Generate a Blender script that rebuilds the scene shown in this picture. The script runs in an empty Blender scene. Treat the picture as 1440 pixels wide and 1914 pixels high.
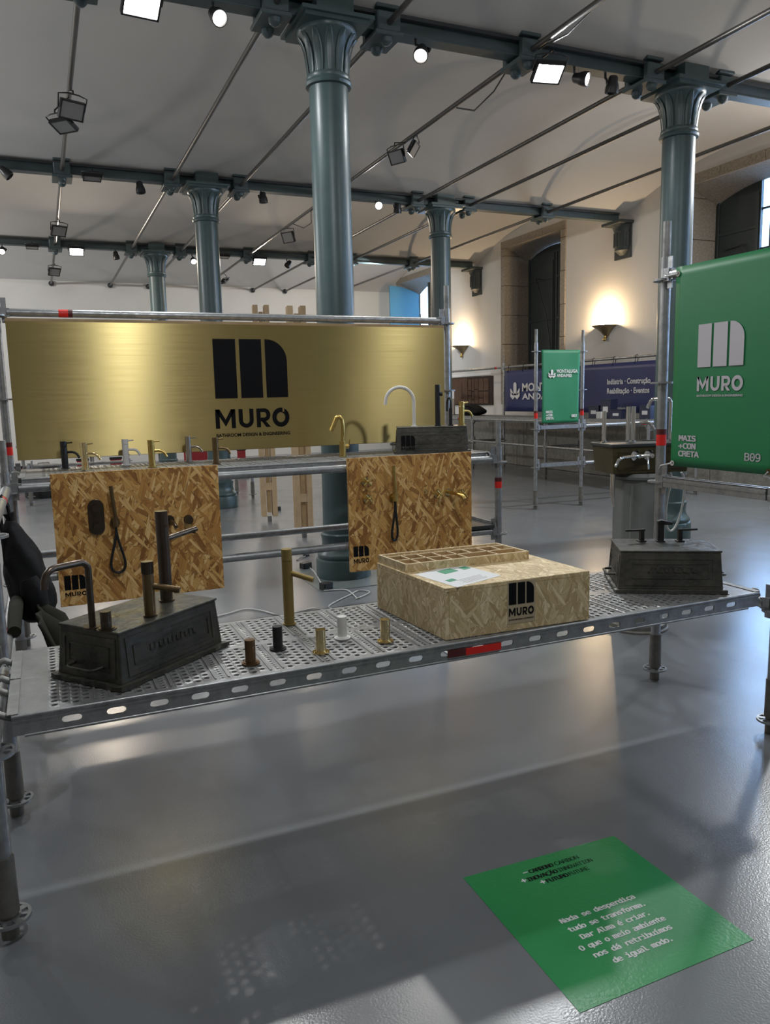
import bpy, math, random
import numpy as np
from mathutils import Vector, Matrix, Euler
random.seed(7)
S = bpy.context.scene
COL = S.collection
PI = math.pi
R = math.radians

# ---------------------------------------------------------------- camera
cd = bpy.data.cameras.new('camera'); cam = bpy.data.objects.new('camera', cd); COL.objects.link(cam)
cd.sensor_fit = 'HORIZONTAL'; cd.sensor_width = 36.0
cd.lens = 1452.58 / 1440 * 36
cd.clip_start = .05; cd.clip_end = 200
rt = Vector((0.91497631, -0.4028464, -0.02308973)); up = Vector((0.0797566, 0.12446268, 0.98901361)); fw = Vector((0.39554676, 0.90676558, -0.14601007))
cam.matrix_world = Matrix(((rt.x, up.x, -fw.x, 0), (rt.y, up.y, -fw.y, 0), (rt.z, up.z, -fw.z, 1.52), (0, 0, 0, 1)))
S.camera = cam
# ---------------------------------------------------------------- world, exposure
W = bpy.data.worlds.new('world'); S.world = W; W.use_nodes = True
bg = W.node_tree.nodes['Background']; bg.inputs[0].default_value = (.43, .65, 1, 1); bg.inputs[1].default_value = 15
S.view_settings.view_transform = 'Standard'; S.view_settings.look = 'None'
S.view_settings.exposure = 0.06; S.view_settings.gamma = 1; S.view_settings.use_curve_mapping = False
S.cycles.max_bounces = 8; S.cycles.diffuse_bounces = 4; S.cycles.glossy_bounces = 4
S.cycles.sample_clamp_indirect = 4; S.cycles.use_denoising = True
S.cycles.caustics_reflective = False; S.cycles.caustics_refractive = False

def aim(o, d):
    o.rotation_euler = Vector(d).to_track_quat('-Z', 'Y').to_euler()
def area(name, loc, d, power, sx, sy=None, col=(1, 1, 1), spread=PI):
    l = bpy.data.lights.new(name, 'AREA'); l.energy = power; l.color = col; l.spread = spread
    l.shape = 'RECTANGLE'; l.size = sx; l.size_y = sy or sx
    o = bpy.data.objects.new(name, l); COL.objects.link(o); o.location = loc; aim(o, d); return o
def spot(name, loc, d, power, ang=60, col=(1, 1, 1), r=.05, blend=.5):
    l = bpy.data.lights.new(name, 'SPOT'); l.energy = power; l.color = col; l.spot_size = R(ang); l.spot_blend = blend; l.shadow_soft_size = r
    o = bpy.data.objects.new(name, l); COL.objects.link(o); o.location = loc; aim(o, d); return o
# unseen area lights, most added as fill; the first makes the brass streak
WARM = (1, .84, .66); NEUT = (.95, .985, 1)
area('unseen_area_light', (1.0, 1.15, 4.25), (-.1, .85, -.8), 44, .14, .3, NEUT)
area('unseen_area_light', (8.4, 6.0, 4.25), (-.5, .35, -1), 150, .3, .3, NEUT)  # added to lift the dim floor towards the right wall
area('unseen_area_light', (4.6, 1.15, 4.25), (-.2, .6, -1), 26, .25, .25, NEUT)
area('unseen_area_light', (-3.2, 6.0, 4.2), (.5, .2, -1), 30, .3, .3, NEUT)
area('unseen_area_light', (-3.2, 16.0, 4.2), (.6, .9, -.6), 160, .3, .3, NEUT)  # added, with the next one, to wash the back wall
area('unseen_area_light', (7.0, 16.0, 4.2), (-.2, .9, -.6), 110, .3, .3, NEUT)
area('unseen_area_light', (-3.2, 11.0, 4.2), (.6, -.1, -1), 120, .3, .3, NEUT)  # added fill that brightens the middle of the floor
area('unseen_uplight', (-3.6, 13.7, 2.8), (.5, 0, 1), 50, .4, .4, WARM)  # this and the next two are added ambient fill for the vaults
area('unseen_uplight', (-3.6, 8.7, 2.8), (.5, 0, 1), 26, .4, .4, NEUT)
area('unseen_uplight', (-3.6, 3.7, 2.8), (.5, 0, 1), 20, .4, .4, NEUT)
area('unseen_uplight', (8.9, 6.5, 2.8), (-.25, 0, 1), 30, .3, .3, WARM)
area('unseen_uplight', (8.9, 1.5, 2.8), (-.3, 0, 1), 30, .3, .3, WARM)

# ================================================================ materials
def mat(name, col=(.5, .5, .5), rough=.5, metal=0, spec=.5, noise=0, nscale=8, bump=0, bscale=60, aniso=0, emis=None, estr=0, coat=0, alpha=1, trans=0, col2=None, rvar=0):
    m = bpy.data.materials.new(name); m.use_nodes = True
    nt = m.node_tree; b = nt.nodes['Principled BSDF']
    b.inputs['Base Color'].default_value = (*col, 1); b.inputs['Roughness'].default_value = rough
    b.inputs['Metallic'].default_value = metal; b.inputs['Specular IOR Level'].default_value = spec
    b.inputs['Anisotropic'].default_value = aniso; b.inputs['Coat Weight'].default_value = coat
    b.inputs['Transmission Weight'].default_value = trans; b.inputs['Alpha'].default_value = alpha
    if emis:
        b.inputs['Emission Color'].default_value = (*emis, 1); b.inputs['Emission Strength'].default_value = estr
    if noise or bump or rvar:
        tc = nt.nodes.new('ShaderNodeTexCoord')
    if noise or rvar:
        n = nt.nodes.new('ShaderNodeTexNoise'); n.inputs['Scale'].default_value = nscale; n.inputs['Detail'].default_value = 6; n.inputs['Roughness'].default_value = .65
        nt.links.new(tc.outputs['Object'], n.inputs['Vector'])
        rp = nt.nodes.new('ShaderNodeMapRange'); rp.inputs[1].default_value = .3; rp.inputs[2].default_value = .7
        nt.links.new(n.outputs['Fac'], rp.inputs[0])
        if noise:
            mx = nt.nodes.new('ShaderNodeMix'); mx.data_type = 'RGBA'
            c2 = col2 or tuple(c * (1 - noise) for c in col)
            mx.inputs[6].default_value = (*col, 1); mx.inputs[7].default_value = (*c2, 1)
            nt.links.new(rp.outputs[0], mx.inputs[0]); nt.links.new(mx.outputs[2], b.inputs['Base Color'])
        if rvar:
            mr = nt.nodes.new('ShaderNodeMapRange'); mr.inputs[3].default_value = rough - rvar; mr.inputs[4].default_value = rough + rvar
            nt.links.new(rp.outputs[0], mr.inputs[0]); nt.links.new(mr.outputs[0], b.inputs['Roughness'])
    if bump:
        n2 = nt.nodes.new('ShaderNodeTexNoise'); n2.inputs['Scale'].default_value = bscale; n2.inputs['Detail'].default_value = 4
        nt.links.new(tc.outputs['Object'], n2.inputs['Vector'])
        bp = nt.nodes.new('ShaderNodeBump'); bp.inputs['Strength'].default_value = bump; bp.inputs['Distance'].default_value = .01
        nt.links.new(n2.outputs['Fac'], bp.inputs['Height']); nt.links.new(bp.outputs[0], b.inputs['Normal'])
    return m

M = {}
M['plaster'] = mat('ceiling_plaster', (.62, .61, .6), .9, noise=.06, nscale=.7, bump=.08, bscale=14)
M['wall'] = mat('wall_plaster', (.66, .635, .6), .85, noise=.06, nscale=1.2, bump=.1, bscale=20)
M['iron'] = mat('teal_iron_paint', (.066, .105, .108), .36, noise=.2, nscale=5, bump=.06, bscale=30)
M['iron_light'] = mat('grey_teal_beam_paint', (.07, .10, .105), .5, noise=.2, nscale=6)
M['darkiron'] = mat('dark_iron', (.03, .035, .037), .45, noise=.3, nscale=9)
M['rod'] = mat('rod_steel', (.12, .115, .11), .38, metal=.6, noise=.3, nscale=12)
M['corbel'] = mat('dark_stone_corbel', (.045, .055, .055), .6, noise=.3, nscale=9)
M['galv'] = mat('galvanised_steel', (.43, .44, .45), .4, metal=.8, noise=.4, nscale=22, rvar=.1, bump=.05, bscale=120)
M['galvdull'] = mat('dull_galvanised_steel', (.36, .36, .35), .55, metal=.6, noise=.5, nscale=12, rvar=.1, bump=.08, bscale=70)
M['collar'] = mat('dark_galvanised_collar', (.22, .21, .19), .55, metal=.5, noise=.4, nscale=20)
M['deck'] = mat('galvanised_deck_sheet', (.36, .36, .36), .46, metal=.7, noise=.45, nscale=9, rvar=.12, bump=.08, bscale=90)
M['red'] = mat('red_label', (.75, .02, .015), .45)
M['maroon'] = mat('dark_red_label', (.09, .01, .01), .5)
M['black'] = mat('matt_black', (.012, .012, .013), .42)
M['ink'] = mat('black_print', (.004, .004, .005), .6, spec=.15)
M['white'] = mat('matt_white', (.78, .77, .75), .35)
M['whiteprint'] = mat('white_print', (.72, .72, .74), .5)
M['greyprint'] = mat('pale_grey_print', (.5, .47, .5), .5)
M['gold'] = mat('polished_gold', (.85, .69, .37), .16, metal=1)
M['brushgold'] = mat('brushed_gold', (.62, .44, .14), .34, metal=1, noise=.25, nscale=30)
M['satinbrass'] = mat('satin_brass', (.33, .24, .085), .45, metal=.7, noise=.15, nscale=30)
M['bronze'] = mat('brushed_bronze', (.20, .12, .065), .36, metal=.9, noise=.25, nscale=30)
M['dbronze'] = mat('dark_bronze', (.11, .085, .065), .3, metal=.9, noise=.2, nscale=25)
M['umber'] = mat('umber_bronze', (.22, .15, .075), .33, metal=.9, noise=.2, nscale=25)
M['chrome'] = mat('chrome', (.8, .8, .8), .08, metal=1)
M['nickel'] = mat('brushed_nickel', (.5, .45, .4), .25, metal=1)
M['mould'] = mat('dark_steel_mould', (.085, .083, .068), .42, metal=.45, noise=.7, nscale=9, rvar=.18, bump=.4, bscale=30)
M['mouldgrey'] = mat('grey_steel_mould', (.13, .128, .115), .45, metal=.45, noise=.65, nscale=10, rvar=.16, bump=.4, bscale=34)
M['trough'] = mat('olive_bronze_trough', (.085, .07, .03), .42, metal=.3, noise=.4, nscale=10, bump=.15, bscale=30)
M['pedestal'] = mat('grey_pedestal_paint', (.19, .2, .19), .5, noise=.15, nscale=6)
M['granite'] = mat('granite_stone', (.40, .345, .28), .85, noise=.45, nscale=30, bump=.3, bscale=60)
M['granitegrey'] = mat('granite_plinth', (.30, .285, .25), .85, noise=.4, nscale=16, bump=.25, bscale=50)
M['shutter'] = mat('dark_green_shutter', (.028, .038, .038), .5, noise=.2, nscale=4)
M['glass'] = mat('window_glass', (.8, .9, 1), .05, trans=1); M['glass'].node_tree.nodes['Principled BSDF'].inputs['IOR'].default_value = 1.02
M['blueglass'] = mat('blue_window_glass', (.30, .62, .85), .3, trans=1); M['blueglass'].node_tree.nodes['Principled BSDF'].inputs['IOR'].default_value = 1.02
M['green'] = mat('green_banner_vinyl', (.012, .19, .065), .42, noise=.08, nscale=3)
M['green2'] = mat('green_banner_cloth', (.02, .22, .10), .55, noise=.08, nscale=4)
M['rug'] = mat('green_floor_sticker', (.025, .27, .085), .33, bump=.1, bscale=90)
M['blue'] = mat('blue_banner_vinyl', (.028, .026, .13), .4, noise=.5, nscale=.8, col2=(.02, .04, .13))
M['timber'] = mat('pale_timber', (.62, .45, .27), .6, noise=.3, nscale=7)
M['paleply'] = mat('pale_plywood', (.74, .6, .38), .6, noise=.2, nscale=14)
M['plywood'] = mat('timber_edge', (.55, .38, .2), .65, noise=.3, nscale=10)
M['cork'] = mat('brown_board', (.115, .06, .035), .75, noise=.3, nscale=8)
M['corkdark'] = mat('dark_brown_backing', (.03, .016, .011), .75)
M['fabric'] = mat('black_fabric', (.006, .006, .0065), .75, spec=.2, bump=.5, bscale=22)
M['jacket'] = mat('olive_cloth', (.016, .0155, .010), .85, spec=.2, bump=.4, bscale=12)
M['paper'] = mat('white_paper', (.72, .73, .74), .6)
M['greenprint'] = mat('green_print', (.05, .3, .16), .6)
M['cable'] = mat('white_cable', (.6, .6, .6), .4)
M['hose'] = mat('clear_hose', (.6, .62, .6), .3)
M['lamp_on'] = mat('lit_lamp', (1, 1, 1), .4, emis=(1, .98, .95), estr=30)
M['lamp_spot'] = mat('lit_spot_lens', (1, 1, 1), .4, emis=(1, .93, .85), estr=9)
M['lamp_off'] = mat('unlit_lamp_glass', (.22, .22, .22), .15)
M['sconce'] = mat('brassy_sconce', (.35, .28, .17), .35, metal=.8)
M['bulb'] = mat('warm_bulb', (1, .8, .5), .4, emis=(1, .78, .5), estr=60)
M['navybox'] = mat('navy_box', (.02, .025, .06), .5)
M['redpaint'] = mat('red_paint', (.3, .015, .02), .5)
M['plateglass'] = mat('floor_plate_steel', (.2, .23, .23), .2, metal=.2)

def mk_floor():
    m = bpy.data.materials.new('grey_epoxy_floor'); m.use_nodes = True; nt = m.node_tree; b = nt.nodes['Principled BSDF']
    tc = nt.nodes.new('ShaderNodeTexCoord')
    def noise(s, d=5):
        n = nt.nodes.new('ShaderNodeTexNoise'); n.inputs['Scale'].default_value = s; n.inputs['Detail'].default_value = d
        nt.links.new(tc.outputs['Object'], n.inputs['Vector']); return n
    def rng(n, a, b_, c, d):
        r = nt.nodes.new('ShaderNodeMapRange')
        for i, v in enumerate((a, b_, c, d)): r.inputs[i + 1].default_value = v
        nt.links.new(n.outputs['Fac'], r.inputs[0]); return r
    n1, n2, n3, n4 = noise(.7, 6), noise(1.6, 5), noise(150, 2), noise(3.1, 9)
    mx = nt.nodes.new('ShaderNodeMix'); mx.data_type = 'RGBA'; mx.inputs[6].default_value = (.163, .174, .19, 1); mx.inputs[7].default_value = (.187, .199, .215, 1)
    nt.links.new(rng(n1, .3, .7, 0, 1).outputs[0], mx.inputs[0])
    mx2 = nt.nodes.new('ShaderNodeMix'); mx2.data_type = 'RGBA'; mx2.inputs[7].default_value = (.09, .09, .09, 1)      # small scuffs
    nt.links.new(rng(n4, .735, .76, 0, .7).outputs[0], mx2.inputs[0]); nt.links.new(mx.outputs[2], mx2.inputs[6]); nt.links.new(mx2.outputs[2], b.inputs['Base Color'])
    nt.links.new(rng(n2, .3, .7, .2, .27).outputs[0], b.inputs['Roughness'])
    bp = nt.nodes.new('ShaderNodeBump'); bp.inputs['Strength'].default_value = .22; bp.inputs['Distance'].default_value = .002
    nt.links.new(n3.outputs['Fac'], bp.inputs['Height']); nt.links.new(bp.outputs[0], b.inputs['Normal'])
    b.inputs['Specular IOR Level'].default_value = .85
    return m
M['floor'] = mk_floor()

def mk_brass():
    m = bpy.data.materials.new('brushed_brass_sheet'); m.use_nodes = True; nt = m.node_tree; b = nt.nodes['Principled BSDF']
    b.inputs['Metallic'].default_value = 1
    b.inputs['Anisotropic'].default_value = .96; b.inputs['Anisotropic Rotation'].default_value = .25
    tg = nt.nodes.new('ShaderNodeTangent'); tg.direction_type = 'RADIAL'; tg.axis = 'Z'; nt.links.new(tg.outputs[0], b.inputs['Tangent'])
    tc = nt.nodes.new('ShaderNodeTexCoord'); mp = nt.nodes.new('ShaderNodeMapping'); mp.inputs['Scale'].default_value = (.8, 1, 45)
    nt.links.new(tc.outputs['Object'], mp.inputs[0])
    n = nt.nodes.new('ShaderNodeTexNoise'); n.inputs['Scale'].default_value = 1.6; n.inputs['Detail'].default_value = 5; nt.links.new(mp.outputs[0], n.inputs['Vector'])
    mr = nt.nodes.new('ShaderNodeMapRange'); mr.inputs[1].default_value = .3; mr.inputs[2].default_value = .7; mr.inputs[3].default_value = .31; mr.inputs[4].default_value = .39
    nt.links.new(n.outputs['Fac'], mr.inputs[0]); nt.links.new(mr.outputs[0], b.inputs['Roughness'])
    mx = nt.nodes.new('ShaderNodeMix'); mx.data_type = 'RGBA'; mx.inputs[6].default_value = (.66, .53, .235, 1); mx.inputs[7].default_value = (.59, .465, .19, 1)
    nt.links.new(n.outputs['Fac'], mx.inputs[0]); nt.links.new(mx.outputs[2], b.inputs['Base Color'])
    return m
M['brass'] = mk_brass()

def mk_osb(name, pal, dark, sc=1.0):
    """oriented strand board: overlapping layers of stretched Voronoi chips, each chip with its own tint"""
    m = bpy.data.materials.new(name); m.use_nodes = True; nt = m.node_tree; b = nt.nodes['Principled BSDF']
    b.inputs['Roughness'].default_value = .55
    uv = nt.nodes.new('ShaderNodeUVMap')
    base = None; hb = None
    wn = nt.nodes.new('ShaderNodeTexNoise'); wn.inputs['Scale'].default_value = 9; nt.links.new(uv.outputs[0], wn.inputs['Vector'])
    wv = nt.nodes.new('ShaderNodeVectorMath'); wv.operation = 'MULTIPLY_ADD'
    wv.inputs[1].default_value = (.008, .008, 0); nt.links.new(wn.outputs['Color'], wv.inputs[0]); nt.links.new(uv.outputs[0], wv.inputs[2])
    for i, (ang, L, wd) in enumerate(((85, .17, .05), (22, .13, .03), (113, .15, .034), (60, .16, .03), (145, .12, .024), (97, .18, .032), (38, .10, .018), (74, .13, .016), (125, .11, .014))):
        mp = nt.nodes.new('ShaderNodeMapping'); mp.vector_type = 'TEXTURE'
        mp.inputs['Rotation'].default_value = (0, 0, R(ang)); mp.inputs['Scale'].default_value = (L * sc, wd * sc, 1); mp.inputs['Location'].default_value = (i * 1.37, i * .73, 0)
        nt.links.new(wv.outputs[0], mp.inputs[0])
        v = nt.nodes.new('ShaderNodeTexVoronoi'); v.voronoi_dimensions = '2D'; v.inputs['Scale'].default_value = 1; v.distance = 'EUCLIDEAN'
        nt.links.new(mp.outputs[0], v.inputs['Vector'])
        sp = nt.nodes.new('ShaderNodeSeparateColor'); nt.links.new(v.outputs['Color'], sp.inputs[0])
        rp = nt.nodes.new('ShaderNodeValToRGB'); rp.color_ramp.interpolation = 'LINEAR'
        els = rp.color_ramp.elements
        while len(els) < len(pal): els.new(.5)
        for k, c in enumerate(pal):
            els[k].position = k / (len(pal) - 1); els[k].color = (*c, 1)
        # grain along the strand
        mg = nt.nodes.new('ShaderNodeMapping'); mg.inputs['Scale'].default_value = (.6, 9, 1); nt.links.new(mp.outputs[0], mg.inputs[0])
        g = nt.nodes.new('ShaderNodeTexNoise'); g.inputs['Scale'].default_value = 1.6; g.inputs['Detail'].default_value = 2; nt.links.new(mg.outputs[0], g.inputs['Vector'])
        ad = nt.nodes.new('ShaderNodeMath'); ad.operation = 'MULTIPLY_ADD'; ad.inputs[1].default_value = .5
        nt.links.new(g.outputs['Fac'], ad.inputs[0])
        s2 = nt.nodes.new('ShaderNodeMath'); s2.operation = 'MULTIPLY_ADD'; s2.inputs[1].default_value = .95; s2.inputs[2].default_value = -.22
        nt.links.new(sp.outputs[1], s2.inputs[0]); nt.links.new(s2.outputs[0], ad.inputs[2])
        nt.links.new(ad.outputs[0], rp.inputs[0])
        # thin resin line round each chip
        ve = nt.nodes.new('ShaderNodeTexVoronoi'); ve.voronoi_dimensions = '2D'; ve.feature = 'DISTANCE_TO_EDGE'; ve.inputs['Scale'].default_value = 1
        nt.links.new(mp.outputs[0], ve.inputs['Vector'])
        ed = nt.nodes.new('ShaderNodeMapRange'); ed.inputs[1].default_value = .0; ed.inputs[2].default_value = .07; ed.inputs[3].default_value = .75; ed.inputs[4].default_value = 0
        nt.links.new(ve.outputs['Distance'], ed.inputs[0])
        dk = nt.nodes.new('ShaderNodeMix'); dk.data_type = 'RGBA'; dk.inputs[7].default_value = (*dark, 1)
        nt.links.new(ed.outputs[0], dk.inputs[0]); nt.links.new(rp.outputs[0], dk.inputs[6])
        if base is None:
            base = dk.outputs[2]; hb = sp.outputs[2]
        else:
            th = nt.nodes.new('ShaderNodeMath'); th.operation = 'GREATER_THAN'; th.inputs[1].default_value = .56 if i < 5 else .72
            nt.links.new(sp.outputs[0], th.inputs[0])
            mx = nt.nodes.new('ShaderNodeMix'); mx.data_type = 'RGBA'; nt.links.new(th.outputs[0], mx.inputs[0])
            nt.links.new(base, mx.inputs[6]); nt.links.new(dk.outputs[2], mx.inputs[7]); base = mx.outputs[2]
            mh = nt.nodes.new('ShaderNodeMix'); nt.links.new(th.outputs[0], mh.inputs[0]); nt.links.new(hb, mh.inputs[2]); nt.links.new(sp.outputs[2], mh.inputs[3]); hb = mh.outputs[0]
    nt.links.new(base, b.inputs['Base Color'])
    bp = nt.nodes.new('ShaderNodeBump'); bp.inputs['Strength'].default_value = .35; bp.inputs['Distance'].default_value = .002
    nt.links.new(hb, bp.inputs['Height']); nt.links.new(bp.outputs[0], b.inputs['Normal'])
    return m
M['osb'] = mk_osb('golden_osb', ((.24, .095, .022), (.50, .24, .06), (.66, .37, .11), (.86, .58, .25)), (.13, .052, .012))
M['osbpale'] = mk_osb('pale_osb', ((.46, .33, .165), (.62, .475, .26), (.72, .575, .34), (.86, .72, .48)), (.34, .23, .11), .72)

# ================================================================ mesh builder
class MB:
    def __init__(s): s.v = []; s.f = []; s.sm = []
    def add(s, vs, fs, smooth=False, T=None):
        o = len(s.v)
        s.v += [tuple(T @ Vector(p)) if T is not None else tuple(p) for p in vs]
        s.f += [tuple(i + o for i in f) for f in fs]; s.sm += [smooth] * len(fs); return s
    def box(s, c, d, T=None):
        x, y, z = (k / 2 for k in d)
        vs = [(c[0] + a * x, c[1] + b * y, c[2] + e * z) for a in (-1, 1) for b in (-1, 1) for e in (-1, 1)]
        return s.add(vs, [(0, 1, 3, 2), (4, 6, 7, 5), (0, 4, 5, 1), (2, 3, 7, 6), (0, 2, 6, 4), (1, 5, 7, 3)], False, T)
    def cyl(s, p0, p1, r0, r1=None, n=16, caps=True, T=None):
        p0 = Vector(p0); p1 = Vector(p1); r1 = r0 if r1 is None else r1
        d = (p1 - p0).normalized(); a = d.orthogonal().normalized(); b = d.cross(a)
        vs = []
        for p, r in ((p0, r0), (p1, r1)):
            vs += [p + a * (r * math.cos(2 * PI * i / n)) + b * (r * math.sin(2 * PI * i / n)) for i in range(n)]
        s.add(vs, [(i, (i + 1) % n, n + (i + 1) % n, n + i) for i in range(n)], True, T)
        if caps:
            s.add(vs[:n], [tuple(range(n))[::-1]], False, T); s.add(vs[n:], [tuple(range(n))], False, T)
        return s
    def tube(s, path, r, n=10, closed=False, T=None, flat=1.0):
        P = [Vector(p) for p in path]; m = len(P); rings = []
        t0 = (P[1] - P[0]).normalized(); nrm = t0.orthogonal().normalized(); vs = []
        for i in range(m):
            if closed: t = (P[(i + 1) % m] - P[i - 1]).normalized()
            else: t = (P[min(i + 1, m - 1)] - P[max(i - 1, 0)]).normalized()
            nrm = (nrm - t * nrm.dot(t)).normalized(); b = t.cross(nrm)
            rr = r[i] if isinstance(r, (list, tuple)) else r
            vs += [P[i] + nrm * (rr * math.cos(2 * PI * k / n)) + b * (rr * flat * math.sin(2 * PI * k / n)) for k in range(n)]
        fs = []
        for i in range(m if closed else m - 1):
            j = (i + 1) % m
            fs += [(i * n + k, i * n + (k + 1) % n, j * n + (k + 1) % n, j * n + k) for k in range(n)]
        s.add(vs, fs, True, T)
        if not closed:
            s.add(vs[:n], [tuple(range(n))[::-1]], False, T); s.add(vs[-n:], [tuple(range(n))], False, T)
        return s
    def lathe(s, prof, n=24, T=None, sharp=35, a0=0, a1=2 * PI):
        full = abs(a1 - a0 - 2 * PI) < 1e-6; m = n if full else n + 1
        runs = [[prof[0]]]
        for i in range(1, len(prof)):
            runs[-1].append(prof[i])
            if i < len(prof) - 1:
                u = Vector((prof[i][0] - prof[i - 1][0], prof[i][1] - prof[i - 1][1])); w = Vector((prof[i + 1][0] - prof[i][0], prof[i + 1][1] - prof[i][1]))
                if u.length > 1e-9 and w.length > 1e-9 and u.angle(w) > R(sharp): runs.append([prof[i]])
        for run in runs:
            vs = []
            for r, z in run:
                vs += [(r * math.cos(a0 + (a1 - a0) * k / n), r * math.sin(a0 + (a1 - a0) * k / n), z) for k in range(m)]
            fs = []
            for i in range(len(run) - 1):
                for k in range(n):
                    k2 = (k + 1) % m
                    if run[i][0] < 1e-6: fs.append((i * m + k, (i + 1) * m + k2, (i + 1) * m + k))
                    elif run[i + 1][0] < 1e-6: fs.append((i * m + k, i * m + k2, (i + 1) * m + k))
                    else: fs.append((i * m + k, i * m + k2, (i + 1) * m + k2, (i + 1) * m + k))
            s.add(vs, fs, True, T)
        return s
    def prism(s, poly, h, T=None, z0=0):
        n = len(poly)
        vs = [(x, y, z0) for x, y in poly] + [(x, y, z0 + h) for x, y in poly]
        return s.add(vs, [tuple(range(n))[::-1], tuple(range(n, 2 * n))] + [(i, (i + 1) % n, n + (i + 1) % n, n + i) for i in range(n)], False, T)
    def sphere(s, c, r, n=12, m=8, T=None, half=False):
        pr = [(r * math.cos(a), r * math.sin(a)) for a in [(-PI / 2 + PI * i / m) for i in range(m + 1)]]
        pr = [(max(x, 0), z) for x, z in pr]
        if half: pr = [p for p in pr if p[1] <= 1e-6]
        return s.lathe(pr, n, (T or Matrix()) @ Matrix.Translation(c), sharp=80)
    def mesh(s, name, uv=False):
        me = bpy.data.meshes.new(name); me.from_pydata(s.v, [], s.f)
        me.polygons.foreach_set('use_smooth', s.sm)
        if uv: boxuv(me)
        me.update(); return me
def boxuv(me):
    l = me.uv_layers.new(name='UVMap')
    for p in me.polygons:
        n = p.normal; ax = max(range(3), key=lambda k: abs(n[k]))
        for li in p.loop_indices:
            c = me.vertices[me.loops[li].vertex_index].co
            l.data[li].uv = ((c.y + 3.1, c.z) if ax == 0 else (c.x, c.z) if ax == 1 else (c.x + 7.7, c.y))

def frame(o, x, y, z=None):
    x = Vector(x).normalized(); y = Vector(y).normalized(); z = Vector(z) if z else x.cross(y)
    return Matrix(((x.x, y.x, z.x, o[0]), (x.y, y.y, z.y, o[1]), (x.z, y.z, z.z, o[2]), (0, 0, 0, 1)))
def FM(x, z, Y): return frame((x, Y, z), (1, 0, 0), (0, 0, 1))       # a plane that faces -Y
def obj(name, mb, m, parent=None, bevel=0, seg=2, uv=False, label=None):
    me = mb if isinstance(mb, bpy.types.Mesh) else mb.mesh(name, uv)
    o = bpy.data.objects.new(name, me); COL.objects.link(o)
    if m and not me.materials: me.materials.append(M[m] if isinstance(m, str) else m)
    if parent: o.parent = parent
    if bevel:
        b = o.modifiers.new('bevel', 'BEVEL'); b.width = bevel; b.segments = seg; b.limit_method = 'ANGLE'; b.angle_limit = R(40)
    if label: o['label'] = label
    return o
def tag(o, label, cat, group=None):
    o['label'] = label; o['category'] = cat
    if group: o['group'] = group
    return o
def thing(name, label, cat, loc=(0, 0, 0), rz=0, group=None):
    o = bpy.data.objects.new(name, None); COL.objects.link(o); o.empty_display_size = .1
    o.location = loc; o.rotation_euler = (0, 0, rz); return tag(o, label, cat, group)
def struct(o): o['kind'] = 'structure'; return o
def dup(root, loc, rz=None, label=None, group=None):
    r = root.copy(); COL.objects.link(r); r.location = loc
    if rz is not None: r.rotation_euler = (0, 0, rz)
    if label: r['label'] = label
    if group: r['group'] = group
    for ch in list(root.children):
        c = ch.copy(); COL.objects.link(c); c.parent = r
        for g in list(ch.children):
            d = g.copy(); COL.objects.link(d); d.parent = c
    return r

# ---------------------------------------------------------------- lettering (font curves turned into mesh once)
MONO = None
try:
    import os
    MONO = bpy.data.fonts.load(os.path.join(bpy.utils.system_resource('DATAFILES', path='fonts'), 'DejaVuSansMono.woff2'))
except Exception: MONO = None
TX = {}
def need(txt, bold=0., mono=False, sp=1.0):
    k = (txt, bold, mono, sp)
    if k in TX: return k
    c = bpy.data.curves.new('lettering', 'FONT'); c.body = txt; c.size = 1; c.offset = bold; c.resolution_u = 3; c.space_character = sp
    if mono and MONO: c.font = MONO
    o = bpy.data.objects.new('lettering', c); COL.objects.link(o); TX[k] = o; return k
def pretext(lst):
    for a in lst: need(*a)
    bpy.context.view_layer.update(); dg = bpy.context.evaluated_depsgraph_get()
    for k, o in list(TX.items()):
        me = bpy.data.meshes.new_from_object(o.evaluated_get(dg)); co = np.zeros(len(me.vertices) * 3); me.vertices.foreach_get('co', co)
        fs = [tuple(p.vertices) for p in me.polygons]; TX[k] = (co.reshape(-1, 3), fs)
        c = o.data; bpy.data.objects.remove(o); bpy.data.curves.remove(c); bpy.data.meshes.remove(me)
B = .028
pretext([('MURO', .045), ('MURO', .03), ('BATHROOM DESIGN & ENGINEERING', .03), ('MAIS', .03, True, .9), ('+CON', .03, True, .9), ('CRETA', .03, True, .9), ('B09', .008, True, .9), ('B03', .02, True, .9),
         ('MONTALUGA', .03), ('ANDAIMES', .03), ('Indústria · Construção', .03), ('Reabilitação · Eventos', .03), ('montaluga.pt', .01),
         ('CARBONO', .008, True, .85), ('CARBON', 0, True, .85), ('INOVAÇÃO', .008, True, .85), ('INNOVATION', 0, True, .85), ('FUTURO', .008, True, .85), ('FUTURE', 0, True, .85), ('−', .04), ('+', .04)]
        + [(t, .012, True, .86) for t in ('Nada se desperdiça', 'tudo se transforma.', 'Dar Alma é criar.', 'O que o meio ambiente', 'nos dá retribuímos', 'de igual modo.')])
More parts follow.
